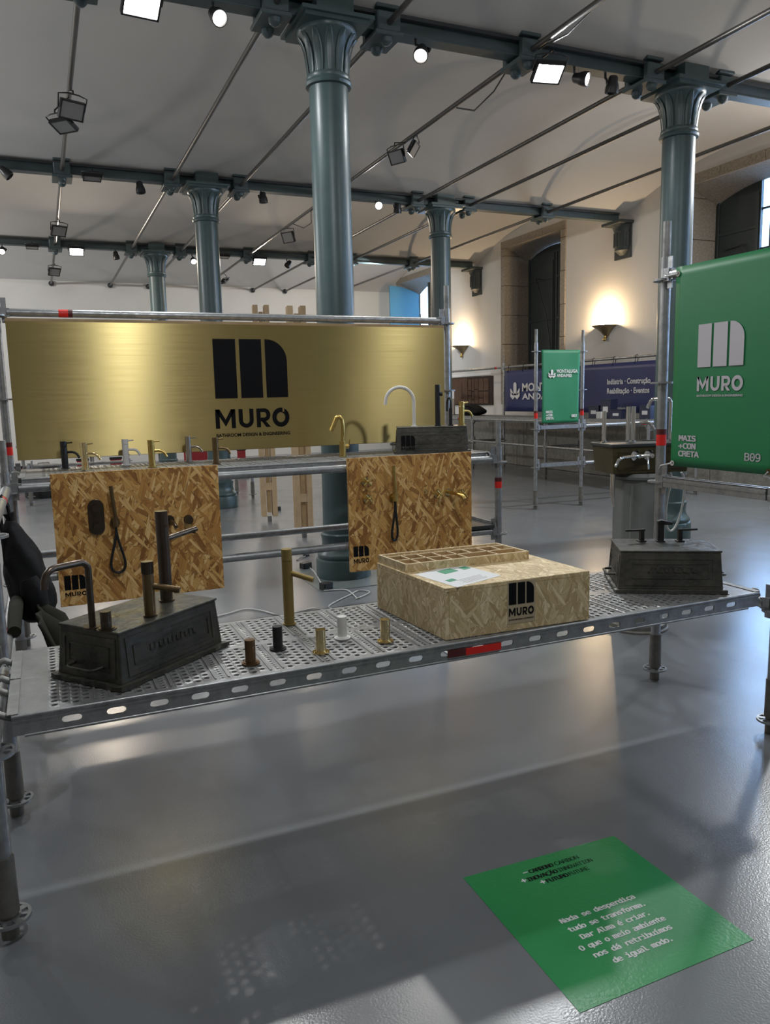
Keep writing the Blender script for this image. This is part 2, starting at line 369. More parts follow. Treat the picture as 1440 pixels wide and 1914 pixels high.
def muro(mb, w, h, T):
    """the wide bold word MURO, drawn as plain polygons"""
    u = w / 4.62; S2 = lambda x, y: (x * u, y * h)
    def poly(*p): mb.prism([S2(*q) for q in p], .0004, T)
    def band(cx, cy, ro, ri, a0, a1, n=14, x1=None):
        for i in range(n):
            a, b = a0 + (a1 - a0) * i / n, a0 + (a1 - a0) * (i + 1) / n
            poly(*[(cx + r[0] * math.cos(t), cy + r[1] * math.sin(t)) for r, t in ((ro, a), (ro, b), (ri, b), (ri, a))])
    poly((0, 0), (.25, 0), (.25, 1), (0, 1)); poly((.97, 0), (1.22, 0), (1.22, 1), (.97, 1))
    poly((0, 1), (.25, .62), (.61, .1), (.61, .46), (.27, 1)); poly((.61, .1), (.97, .62), (1.22, 1), (.95, 1), (.61, .46))
    o = 1.42; poly((o, .4), (o + .25, .4), (o + .25, 1), (o, 1)); poly((o + .67, .4), (o + .92, .4), (o + .92, 1), (o + .67, 1))
    band(o + .46, .4, (.46, .4), (.21, .19), PI, 2 * PI)
    o = 2.53; poly((o, 0), (o + .25, 0), (o + .25, 1), (o, 1)); poly((o + .25, .8), (o + .5, .8), (o + .5, 1), (o + .25, 1)); poly((o + .25, .31), (o + .5, .31), (o + .5, .51), (o + .25, .51))
    band(o + .5, .655, (.37, .345), (.12, .145), -PI / 2, PI / 2, 12); poly((o + .3, .34), (o + .55, .34), (o + .88, 0), (o + .58, 0))
    o = 3.52; band(o + .55, .5, (.55, .52), (.28, .27), 0, 2 * PI, 28); return mb
def text(mb, k, w, h, T, base=False):
    """put lettering k into mb on plane T, its box fitted to w x h (base=True: h is the cap height, y=0 the baseline)"""
    if k[0] == 'MURO': return muro(mb, w, h, T)
    if len(k) < 4: k = tuple(k) + (0., False, 1.0)[len(k) - 1:]
    co, fs = TX[k]; x0, x1 = co[:, 0].min(), co[:, 0].max(); y0, y1 = co[:, 1].min(), co[:, 1].max()
    if base: y0 = 0; y1 = .73
    vs = [((x - x0) / (x1 - x0) * w, (y - y0) / (y1 - y0) * h, 0) for x, y, z in co]
    mb.add(vs, fs, False, T); return mb
def emblem(mb, w, h, T, t=.0015):
    g = .052 * w; bw = (w - 2 * g) / 3
    for i in range(2): mb.prism([(i * (bw + g), 0), (i * (bw + g) + bw, 0), (i * (bw + g) + bw, h), (i * (bw + g), h)], t, T)
    x = 2 * (bw + g); r = bw * .95
    mb.prism([(x, 0), (x + bw, 0)] + [(x + bw - r + r * math.cos(a), h - r + r * math.sin(a)) for a in [PI / 2 * k / 8 for k in range(9)]] + [(x, h)], t, T)
    return mb
def off(T, d): return T @ Matrix.Translation((0, 0, d))

# ================================================================ THE HALL
WX = 9.55                                  # inner face of the right wall
BY = (6.2, 11.2, 16.2)                      # the rows of columns and beams
fl = obj('floor', MB().box((2.4, 8.7, -.1), (15.6, 25.8, .2)), 'floor'); struct(fl)
# shallow brick vaults, plastered, one per bay
def arc(y0, y1, zs, za, n):
    c = (y1 - y0) / 2; s = za - zs; r = (c * c + s * s) / (2 * s); zc = za - r; a = math.asin(c / r)
    return [((y0 + y1) / 2 + r * math.sin(-a + 2 * a * i / n), zc + r * math.cos(-a + 2 * a * i / n)) for i in range(n + 1)]
mb = MB()
TX_ = frame((-5.2, 0, 0), (0, 1, 0), (0, 0, 1), (1, 0, 0))
for k in range(5):
    y0 = -3.8 + 5 * k; p = arc(y0, y0 + 5, 4.53, 5.05, 28); n = len(p)
    vs = [(-5.2, y, z) for y, z in p] + [(10.2, y, z) for y, z in p] + [(-5.2, y, z + .15) for y, z in p] + [(10.2, y, z + .15) for y, z in p]
    mb.add(vs, [(i, i + n, i + n + 1, i + 1) for i in range(n - 1)], True)
    mb.add(vs, [(2 * n + i, 2 * n + i + 1, 3 * n + i + 1, 3 * n + i) for i in range(n - 1)], True)
struct(obj('ceiling', mb, 'plaster'))
struct(obj('wall_back', MB().box((2.4, 21.35, 2.6), (15.6, .3, 5.2)), 'wall'))
struct(obj('wall_left', MB().box((-5.1, 8.7, 2.6), (.3, 25.2, 5.2)), 'wall'))
struct(obj('wall_front', MB().box((2.4, -3.95, 2.6), (15.6, .3, 5.2)), 'wall'))
# right wall with three deep arched window openings
WIN = [(-1.9, 1.03), (3.4, 1.03), (8.7, 1.03), (14.0, 1.0), (19.55, .98)]   # the first two lie outside the picture and stand open
SILL, ZS, ZA, FR, LT_ = 1.3, 4.40, 4.62, .16, 4.66
WT = frame((WX, 0, 0), (0, 1, 0), (0, 0, 1), (1, 0, 0))
mb = MB(); yy = -3.8
for c, hw in WIN:
    a, b = c - hw - FR, c + hw + FR
    mb.prism([(yy, 0), (a, 0), (a, 5.2), (yy, 5.2)], .75, WT); yy = b
    mb.prism([(a, 0), (b, 0), (b, SILL), (a, SILL)], .75, WT)
    mb.prism([(a, LT_ + FR), (b, LT_ + FR), (b, 5.2), (a, 5.2)], .75, WT)
mb.prism([(yy, 0), (21.2, 0), (21.2, 5.2), (yy, 5.2)], .75, WT)
struct(obj('wall_right', mb, 'wall'))
for wi, (c, hw) in enumerate(WIN):
    w = struct(obj('window_%d' % (wi + 1), MB().box((WX + .35, c, SILL + .03), (.72, 2 * hw + 2 * FR, .06)), 'granite'))
    
    for sgn in (-1, 1):                     # jamb stones
        z = SILL + .06; k = 0
        while z < LT_ - .05:
            h = min(.63, LT_ - z)
            obj('stone', MB().box((WX + .33, c + sgn * (hw + FR / 2), z + h / 2), (.7 + .008 * (k % 2), FR - .004, h - .008)), 'granite', w, bevel=.004, seg=1)
            z += h; k += 1
    for q in range(3):                       # lintel stones, then the soffit that falls to the arched leaf
        L3 = (2 * hw + 2 * FR) / 3
        obj('stone', MB().box((WX + .33, c - hw - FR + L3 * (q + .5), LT_ + FR / 2), (.7 + .008 * (q % 2), L3 - .006, FR - .004)), 'granite', w, bevel=.004, seg=1)
    inn = arc(c - hw, c + hw, ZS, ZA, 16)
    vs = [(WX + .01, y, LT_ + .002) for y, z in inn] + [(WX + .66, y, z) for y, z in inn] + [(WX + .66, y, LT_ + .01) for y, z in inn]; n = len(inn)
    so = obj('soffit', MB().add(vs, [(i, i + 1, n + i + 1, n + i) for i in range(n - 1)], True).add(vs, [(n + i, n + i + 1, 2 * n + i + 1, 2 * n + i) for i in range(n - 1)]), 'granite', w)
    GX = frame((WX + .6, 0, 0), (0, 1, 0), (0, 0, 1), (1, 0, 0))
    def leaf(i0, i1, trim=0):
        ar = arc(c - hw, c + hw, ZS, ZA - .01, 12)[i0:i1 + 1]
        poly = [(ar[0][0], SILL + .06)] + [(ar[-1][0], SILL + .06)] + ar[::-1]
        l = obj('shutter_leaf', MB().prism(poly, .05, GX), 'shutter', w)
        y0, y1 = ar[0][0], ar[-1][0]; r_ = MB()
        for z in (2.2, 3.1, 3.95): r_.box((WX + .592, (y0 + y1) / 2, z), (.016, y1 - y0 - .06, .05))
        for y in (y0 + .05, y1 - .05): r_.box((WX + .59, y, 2.9), (.016, .05, 3.1))
        obj('rail', r_, 'shutter', l, bevel=.003, seg=1)
        return l
    if wi == 3:
        l = leaf(6, 12); leaf(0, 6)
        obj('stay_bar', MB().tube([(WX + .57, c + .45, 3.95), (WX + .40, c + .42, 3.95), (WX + .50, c + .2, 3.2), (WX + .56, c + .06, 2.35), (WX + .56, c + .5, 1.9)], .012, 6), 'darkiron', l)
        obj('bolt_bar', MB().cyl((WX + .57, c + .06, 2.0), (WX + .57, c + .06, 4.3), .012, n=8), 'darkiron', l)
    elif wi < 3:
        l = leaf(7, 12)
        obj('stay_bar', MB().tube([(WX + .56, c + .8, 3.7), (WX + .54, c + .45, 3.72), (WX + .55, c + .4, 3.62), (WX + .55, c + .3, 3.45), (WX + .57, c + .2, 3.4)], .012, 6), 'darkiron', l)
        obj('mullion', MB().box((WX + .66, c, 3.0), (.06, .07, 3.3)), 'shutter', w)
        for z in (2.5, 3.62, 4.2): obj('glazing_bar', MB().box((WX + .66, c - .0, z), (.04, 2 * hw, .03)), 'shutter', w)
        obj('pane', MB().box((WX + .7, c, 2.98), (.006, 2 * hw, 3.5)), 'glass', w)
    else:
        ar = arc(c - hw, c + hw, ZS, ZA - .01, 12)[6:13]      # far leaf swung open into the room
        q = frame((WX + .6, c + hw - .05, 0), (-1, 0, 0), (0, 0, 1))
        obj('shutter_leaf', MB().prism([(0, SILL + .06), (hw * .93, SILL + .06)] + [((c + hw - y) * .93, z) for y, z in ar], .05, q), mat('daylight_blue_leaf', (.10, .30, .42), .5), w, label='shutter leaf swung into the room, blue daylight in its colour')  # the leaf's blue is daylight put into its colour
        obj('shutter_leaf', MB().box((WX + .3, c - hw + .06, 2.9), (.7, .05, 3.1)), 'shutter', w)
        obj('mullion', MB().box((WX + .66, c, 3.0), (.06, .07, 3.3)), 'shutter', w)
        obj('pane', MB().box((WX + .7, c, 2.98), (.006, 2 * hw, 3.5)), 'glass', w)
# granite plinth, laid stone by stone along the right wall
tr = struct(obj('trim_1', MB().box((WX - .06, 9, .5), (.12, 24, 1.0)), 'granitegrey'))
k = 0
for row, (z0, z1) in enumerate(((.0, .42), (.42, .98))):
    y = 5.2 + .5 * row
    while y < 20.5:
        L = random.uniform(1.0, 1.5)
        obj('stone', MB().box((WX - .13, y + L / 2, (z0 + z1) / 2), (.03 + random.uniform(0, .012), L - .012, z1 - z0 - .012)), 'granitegrey', tr, bevel=.004, seg=1)
        y += L

# ---------------------------------------------------------------- cast iron columns
def column_meshes():
    d = {}
    d['shaft'] = MB().lathe([(.172, .30), (.165, .5), (.16, 1.0), (.158, 2.2), (.155, 3.95)], 32).mesh('shaft')
    d['base'] = MB().lathe([(0, .005), (.235, .005), (.235, .15), (.228, .165), (.215, .17), (.222, .185), (.222, .20), (.212, .215), (.195, .235), (.182, .265), (.178, .30), (.182, .345), (.186, .355), (.186, .375), (.178, .385), (.16, .39)], 40).mesh('base')
    d['collar'] = MB().lathe([(.15, 3.95), (.18, 3.955), (.188, 3.975), (.18, 3.995), (.17, 4.0), (.176, 4.015), (.172, 4.035), (.15, 4.04)], 32).mesh('collar')
    d['capital'] = MB().lathe([(.15, 4.03), (.152, 4.1), (.16, 4.18), (.178, 4.25), (.205, 4.3), (.228, 4.325), (.238, 4.345), (.238, 4.362), (.0, 4.362)], 36).mesh('capital')
    d['abacus'] = MB().box((0, 0, 4.375), (.52, .52, .03)).box((0, 0, 4.402), (.58, .58, .028)).mesh('abacus')
    d['saddle'] = MB().box((0, 0, 4.49), (.3, .42, .15)).mesh('saddle')
    # one acanthus-like leaf, curling outward
    lf = MB(); prof = [(.158, 4.04), (.166, 4.12), (.178, 4.2), (.2, 4.27), (.226, 4.315), (.24, 4.32)]; ws = [.026, .034, .036, .03, .02, .008]
    vs = []
    for (r, z), w in zip(prof, ws): vs += [(r - .004, -w, z), (r + .008, -w * .35, z), (r + .002, 0, z), (r + .008, w * .35, z), (r - .004, w, z)]
    lf.add(vs, [(i * 5 + j, i * 5 + j + 1, i * 5 + j + 6, i * 5 + j + 5) for i in range(5) for j in range(4)], True)
    d['leaf'] = lf.mesh('leaf')
    for me in d.values(): me.materials.append(M['iron'])
    return d
CM = column_meshes()
def column(x, y, label, plate=False):
    t = thing('iron_column', label, 'column', (x, y, 0), 0, 'cast iron columns of the hall')
    for n in ('base', 'shaft', 'collar', 'capital', 'abacus', 'saddle'): obj(n, CM[n], None, t)
    for k in range(12):
        o = obj('leaf', CM['leaf'], None, t); o.rotation_euler = (0, 0, 2 * PI * (k + .5) / 12)
    if plate: obj('floor_plate', MB().box((0.02, -.02, .002), (.78, .92, .004)), 'plateglass', t)
column(2.3, 6.2, 'tall teal cast iron column nearest the camera, rising right behind the brass sign', True)
column(5.94, 6.2, 'teal cast iron column on the right, behind the large green banner', False)
column(2.3, 11.2, 'teal cast iron column in the second row, left of the nearest column')
column(5.94, 11.2, 'teal cast iron column in the second row, right of the nearest column, by the wall lamps')
column(2.3, 16.2, 'thin far teal iron column, leftmost and farthest of the left three')
column(5.94, 16.2, 'farthest teal iron column hidden mostly behind the nearest column')
# stone-dark wall corbels that carry the beam ends
for y, lb in ((11.2, 'dark half-round corbel on the right wall between the two sconces, nearer one'), (16.2, 'dark half-round corbel on the right wall, farther and smaller one')):
    t = thing('wall_corbel', lb, 'corbel', (WX, y, 3.85), 0, 'wall corbels')
    obj('bracket', MB().lathe([(0, 0.02), (.07, .03), (.1, .06), (.13, .09), (.15, .1), (.15, .13), (.16, .15), (.165, .42), (.2, .5), (.22, .52), (0, .52)], 20, a0=PI / 2, a1=3 * PI / 2), 'corbel', t)
    obj('abacus', MB().box((-.14, 0, .55), (.3, .5, .05)), 'corbel', t, bevel=.006)
    obj('back_plate', MB().box((-.012, 0, .24), (.024, .42, .55)), 'corbel', t)
    f = MB()
    for k in range(5):
        a = PI / 2 + PI * (k + .5) / 5; f.box((.166, 0, .28), (.012, .05, .24), Matrix.Rotation(a, 4, 'Z'))
    obj('fluting', f, 'corbel', t)
# ---------------------------------------------------------------- beams, tie rods, clamps
for y, lb in ((6.2, 'nearest teal beam across the ceiling, resting on the two big columns'), (11.2, 'second teal beam across the ceiling, ending in the nearer corbel'), (16.2, 'farthest teal beam across the ceiling, ending in the farther corbel')):
    t = thing('ceiling_beam', lb, 'beam', (2.2, y, 4.42), 0, 'ceiling beams')
    obj('beam', MB().box((0, 0, .065), (14.4, .09, .12)).box((0, 0, .007), (14.4, .14, .014)).box((0, 0, .123), (14.4, .14, .014)), 'iron_light', t, bevel=.003, seg=1)
    obj('lamp_track', MB().box((0, -.1, .115), (14.3, .034, .03)), 'darkiron', t)
ROD = (.49, 1.85, 2.77, 4.12, 5.49, 6.39, 7.85)
rl = ['leftmost round tie rod, with twin floodlights hung on it', 'tie rod just left of the nearest column row, bare', 'tie rod passing behind the nearest column', 'tie rod in mid picture carrying small floodlights and a loose wire', 'bare tie rod just left of the right column row', 'tie rod just right of the right column row', 'rightmost tie rod, nearest the right wall']
cl = {6.2: 'nearest beam', 11.2: 'second beam', 16.2: 'farthest beam'}
on = ['leftmost tie rod', 'second tie rod from the left', 'third tie rod from the left', 'middle tie rod', 'third tie rod from the right', 'second tie rod from the right', 'rightmost tie rod']
cm = {}
cm['bracket_plate'] = MB().box((0, 0, -.075), (.24, .34, .035))
cm['top_plate'] = MB().box((0, 0, .13), (.2, .3, .03))
cm['cheek'] = MB().box((0, -.13, .01), (.2, .07, .15))
cm['bolt'] = MB().lathe([(0, -.15), (.025, -.145), (.045, -.125), (.05, -.095), (.05, -.09)], 12)
cm = {k: v.mesh(k) for k, v in cm.items()}
for me in cm.values(): me.materials.append(M['iron_light'])
for i, x in enumerate(ROD):
    t = thing('tie_rod', rl[i], 'tie rod', (x, 11.2, 4.45), 0, 'ceiling tie rods')
    for y0, y1 in ((1.3, 6.04), (6.36, 11.04), (11.36, 16.04), (16.36, 21.19)):
        obj('rod', MB().cyl((0, y0 - 11.2, 0), (0, y1 - 11.2, 0), .024, n=12), 'rod', t)
    obj('end_nut', MB().sphere((0, 21.13 - 11.2, 0), .065, 12, 8), 'darkiron', t)
    for y in BY:
        c = thing('rod_clamp', 'iron clamp where the %s crosses the %s' % (on[i], cl[y]), 'clamp', (x, y, 4.45), 0, 'rod clamps on the beams')
        for pn in ('bracket_plate', 'top_plate'): obj(pn, cm[pn], None, c, bevel=.006, seg=1)
        for s in (0, PI):
            o = obj('cheek', cm['cheek'], None, c, bevel=.01, seg=1); o.rotation_euler = (0, 0, s)
        for sy in (-.1, .1):
            o = obj('bolt', cm['bolt'], None, c); o.location = (0, sy, 0)
# loose wires on rods
for pts, lb in (([(4.15, 6.0, 4.44), (4.16, 5.6, 4.4), (4.15, 5.1, 4.47), (4.14, 4.6, 4.48), (4.14, 4.2, 4.43)], 'black wire wound along the middle tie rod near the nearest beam'),
                ([(4.1, 6.4, 4.42), (4.14, 6.7, 4.34), (4.16, 7.1, 4.3), (4.13, 7.4, 4.42)], 'short black wire sagging under the middle tie rod behind the lit flood'),
                ([(4.1, 12.0, 4.42), (4.2, 12.3, 4.3), (4.2, 12.7, 4.3), (4.12, 13.0, 4.42)], 'thin wire loop sagging from the middle tie rod beyond the second beam')):
    tag(obj('wire', MB().tube(pts, .008, 6), 'darkiron'), lb, 'wire')

# ---------------------------------------------------------------- lamps
def attach(loc):
    x, y, z = loc
    for b in BY:
        if abs(y - b) < .3: return Vector((0, b - .04 - y, 4.424 - z))
    r = min(ROD, key=lambda k: abs(k - x)); return Vector((r - x, 0, 4.43 - z))
def flood(loc, d, label, lit=0, hang=0, s=1.0, col=NEUT, ang=None):
    """LED floodlight; d is where it faces; lit = watts of its lamp; hang = length of the yoke's stem up to the beam or rod"""
    t = thing('floodlight', label, 'floodlight', loc)
    q = Vector(d).to_track_quat('-Y', 'Z').to_matrix().to_4x4() @ Matrix.Scale(s, 4)
    obj('housing', MB().box((0, .02, 0), (.26, .035, .19), q).box((0, -.002, .088), (.26, .02, .014), q).box((0, -.002, -.088), (.26, .02, .014), q).box((.123, -.002, 0), (.014, .02, .19), q).box((-.123, -.002, 0), (.014, .02, .19), q), 'black', t)
    fn = MB()
    for k in range(7): fn.box((-.1 + k * .033, .048, 0), (.006, .025, .15), q)
    obj('cooling_fins', fn, 'black', t)
    obj('lamp_glass', MB().box((0, -.002, 0), (.23, .006, .16), q), 'lamp_on' if lit else 'lamp_off', t, label='lit white panel' if lit else None)
    P = [q @ Vector(p) for p in ((-.14, .02, 0), (-.15, .04, .13), (-.06, .04, .15), (.06, .04, .15), (.15, .04, .13), (.14, .02, 0))]
    obj('yoke', MB().tube(P, .007, 6).tube([q @ Vector((0, .04, .15)), q @ Vector((0, .04, .15)) + Vector((0, 0, .03)), attach(loc)], .008, 6), 'black', t)
    if lit:
        n = Vector(d).normalized(); area('floodlight_lamp', Vector(loc) + n * .02, d, lit, .23 * s, .16 * s, col)
    return t
flood((.87, 6.02, 4.26), (.05, -.5, -.75), 'lit square floodlight under the nearest beam at the left top edge', 48, .17)
flood((4.27, 6.02, 4.27), (-.1, -.5, -.75), 'lit square floodlight under the nearest beam, beside the middle tie rod', 48, .17)
flood((.85, 16.02, 4.33), (0, -.6, -.8), 'lit floodlight under the farthest beam at the left', 50, .12, col=WARM)
flood((4.33, 16.02, 4.31), (0, -.6, -.8), 'lit floodlight under the farthest beam, right of the second row column', 50, .12, col=WARM)
flood((.84, 11.0, 4.36), (0, -.15, -1), 'unlit floodlight lying flat under the second beam at the left', 0, .1, .85)
flood((.1, 16.0, 4.36), (0, -.15, -1), 'unlit flat floodlight under the farthest beam at the far left', 0, .08, .8)
flood((3.6, 16.0, 4.36), (0, -.15, -1), 'unlit flat floodlight under the farthest beam in mid picture', 0, .08, .8)
for y, a, b in ((8.3, 'upper', 'nearest'), (13.9, 'middle', 'second'), (18.1, 'lowest', 'farthest')):
    flood((.5, y, 4.26), (.3, -.8, -.6), 'unlit floodlight on the leftmost tie rod, just past the %s beam, facing right' % b, 0, .17, .9)
    if y < 9: flood((.42, y + .16, 4.16), (-.3, -.3, -.9), 'second unlit floodlight tucked under its twin on the leftmost tie rod', 0, .27, .85)
flood((4.16, 8.45, 4.32), (.6, -.5, -.5), 'right one of the pair of unlit floodlights on the middle tie rod', 0, .12, .8)
flood((4.0, 8.6, 4.26), (-.8, -.4, -.5), 'left one of the pair of unlit floodlights on the middle tie rod', 0, .18, .8)
flood((4.14, 13.4, 4.28), (-.8, -.5, -.4), 'unlit floodlight on the middle tie rod beyond the second beam', 0, .16, .95)
flood((4.12, 18.4, 4.24), (.6, .3, -.8), 'small unlit floodlight on the middle tie rod near the back wall', 0, .2, .8)

def tspot(loc, d, label, lit=0, top=4.42, s=.9, col=(1, .97, .92)):
    t = thing('track_spotlight', label, 'spotlight', loc)
    q = Vector(d).to_track_quat('Z', 'Y').to_matrix().to_4x4() @ Matrix.Scale(s, 4)
    obj('lamp_head', MB().lathe([(0, -.085), (.035, -.085), (.046, -.07), (.05, -.03), (.062, .0), (.068, .03), (.068, .075), (.06, .078), (.056, .06)], 20, q), 'black', t)
    obj('lens', MB().lathe([(0, .06), (.057, .06)], 20, q), 'lamp_spot' if lit else 'black', t)
    obj('arm', MB().tube([q @ Vector((.066, 0, 0)), q @ Vector((.078, 0, -.04)), attach(loc) + Vector((0, 0, -.05)), attach(loc)], .011, 8), 'black', t)
    if lit: spot('track_spotlight_lamp', Vector(loc) + Vector(d).normalized() * .1, d, lit, 70, col, .05)
tspot((1.40, 6.06, 4.29), (.15, -.75, -.55), 'lit track spotlight under the nearest beam at the top left', 50)
tspot((3.06, 6.06, 4.28), (-.35, -.5, -.6), 'lit track spotlight right of the nearest column, under the nearest beam', 50)
tspot((4.65, 6.06, 4.29), (.45, -.8, -.3), 'lit track spotlight right of the lit flood on the nearest beam', 40)
tspot((5.0, 6.06, 4.28), (0, .2, -1), 'unlit track spotlight pointing down beside the right column')
tspot((-.16, 11.06, 4.36), (.7, -.1, -.7), 'unlit track spotlight at the far left end of the second beam', 0)
tspot((1.43, 11.06, 4.31), (.1, -.1, -1), 'unlit track spotlight on the second beam, left of the second row column', 0)
tspot((3.08, 11.06, 4.31), (.1, .1, -1), 'unlit track spotlight on the second beam, left of the nearest column', 0)
tspot((4.83, 11.06, 4.34), (-.2, -.8, -.3), 'lit track spotlight on the second beam, right of the nearest column', 20)
tspot((5.15, 11.06, 4.32), (0, .3, -1), 'unlit track spotlight on the second beam beside the far right column', 0)
tspot((-.4, 16.06, 4.3), (-.1, -.7, -.5), 'lit track spotlight at the far left end of the farthest beam', 20)
tspot((1.55, 16.06, 4.3), (.1, 0, -1), 'unlit track spotlight on the farthest beam, left of the thin far column', 0)
tspot((3.0, 16.06, 4.28), (0, -.8, -.5), 'lit track spotlight on the farthest beam, left of the second row column', 20)
tspot((4.95, 16.06, 4.3), (-.6, -.2, -.8), 'unlit track spotlight on the farthest beam, close left of the nearest column', 0)
# wall sconces
for y, lb in ((11.6, 'lit shell wall sconce nearer, right of the dark window'), (16.9, 'lit shell wall sconce farther, above the brown board')):
    t = thing('wall_sconce', lb, 'wall lamp', (WX, y, 2.5), 0, 'shell sconces')
    obj('shell', MB().lathe([(.02, 0), (.05, .03), (.11, .1), (.2, .17), (.27, .205), (.275, .215), (.262, .212), (.19, .18), (.1, .11), (.0, .05)], 24, a0=PI / 2, a1=3 * PI / 2), 'sconce', t)
    obj('finial', MB().sphere((-.05, 0, -.03), .035, 10, 8).cyl((-.05, 0, -.02), (-.03, 0, .06), .018), 'brushgold', t)
    obj('bulb', MB().sphere((-.1, 0, .2), .045, 12, 8), 'bulb', t, label='glowing bulb')
    l = bpy.data.lights.new('sconce_lamp', 'POINT'); l.energy = 85; l.color = (1, .72, .42); l.shadow_soft_size = .05
    o = bpy.data.objects.new('sconce_lamp', l); COL.objects.link(o); o.location = (WX - .13, y, 2.78)

# ================================================================ SCAFFOLDING
TR = .02415
def shared(mb, m, uv=False):
    me = mb.mesh('part', uv); me.materials.append(M[m]); return me
mb = MB()
mb.lathe([(.024, -.0045), (.034, -.0045), (.034, .0045), (.024, .0045)], 16).lathe([(.052, -.0045), (.061, -.0045), (.061, .0045), (.052, .0045), (.052, -.0045)], 28)
for k in range(8): mb.box((.043, 0, 0), (.02, .011 if k % 2 else .02, .009), Matrix.Rotation(PI / 4 * k + PI / 8, 4, 'Z'))
ROS = shared(mb, 'galv')
WED = shared(MB().box((.04, 0, 0), (.035, .045, .062)).box((.062, 0, 0), (.03, .03, .05)).box((.045, 0, .012), (.03, .006, .15)), 'galv')   # wedge head, x points along the ledger
COLLAR = MB().cyl((0, 0, .075), (0, 0, .25), .031, .029, 20).cyl((0, 0, 0), (0, 0, .075), .0245, n=20).mesh('base_collar'); COLLAR.materials.append(M['collar'])
def standard(t, x, y, top, n_ros, bands=(), spig=True, ring=0):
    s = obj('standard', MB().cyl((x, y, .2), (x, y, top), TR, n=20), 'galv', t)
    c = obj('base_collar', COLLAR, None, s); c.location = (x, y, 0)
    for k in range(n_ros):
        o = obj('rosette', ROS, None, s); o.location = (x, y, .06 + .5 * k); o.rotation_euler = (0, 0, .2)
    if spig: obj('spigot', MB().cyl((x, y, top), (x, y, top + .17), .019, n=16), 'galvdull', s)
    for z0, z1 in bands:
        obj('label_band', MB().cyl((x, y, z0), (x, y, z1), TR + .0008, n=20, caps=False), 'red', s, label='red label band')
        obj('label_band', MB().cyl((x, y, z1), (x, y, z1 + .028), TR + .0008, n=20, caps=False), 'maroon', s, label='dark end of the red label')
    return s
def ledger(t, a, b, band=None, kind='O', m='galv'):
    a = Vector(a); b = Vector(b); d = (b - a).normalized(); ang = math.atan2(d.y, d.x)
    if kind == 'O': l = obj('ledger', MB().cyl(a + d * .06, b - d * .06, TR, n=18), m, t)
    else:                                     # U-section transom, open side up
        L = (b - a).length - .13; q = Matrix.Translation(a + d * .065) @ Matrix.Rotation(ang, 4, 'Z')
        l = obj('transom', MB().box((L / 2, 0, -.024), (L, .05, .004), q).box((L / 2, .024, 0), (L, .004, .05), q).box((L / 2, -.024, 0), (L, .004, .05), q).box((L / 2, .02, .025), (L, .012, .005), q).box((L / 2, -.02, .025), (L, .012, .005), q).box((L / 2, -.027, .008), (L, .004, .012), q).box((L / 2, -.027, -.014), (L, .004, .01), q).box((L / 2, .027, .008), (L, .004, .012), q), m, t)
    for p, an in ((a, ang), (b, ang + PI)):
        o = obj('wedge_head', WED, None, l); o.location = p; o.rotation_euler = (0, 0, an)
    if band:
        p0 = a + d * band[0]; p1 = a + d * band[1]; p2 = p1 + d * (.026 if band[1] > band[0] else -.026)
        obj('label_band', MB().cyl(p0, p1, TR + .0008, n=18, caps=False), 'red', l, label='red label band')
        obj('label_band', MB().cyl(p1, p2, TR + .0008, n=18, caps=False), 'maroon', l, label='dark end of the red label')
    return l

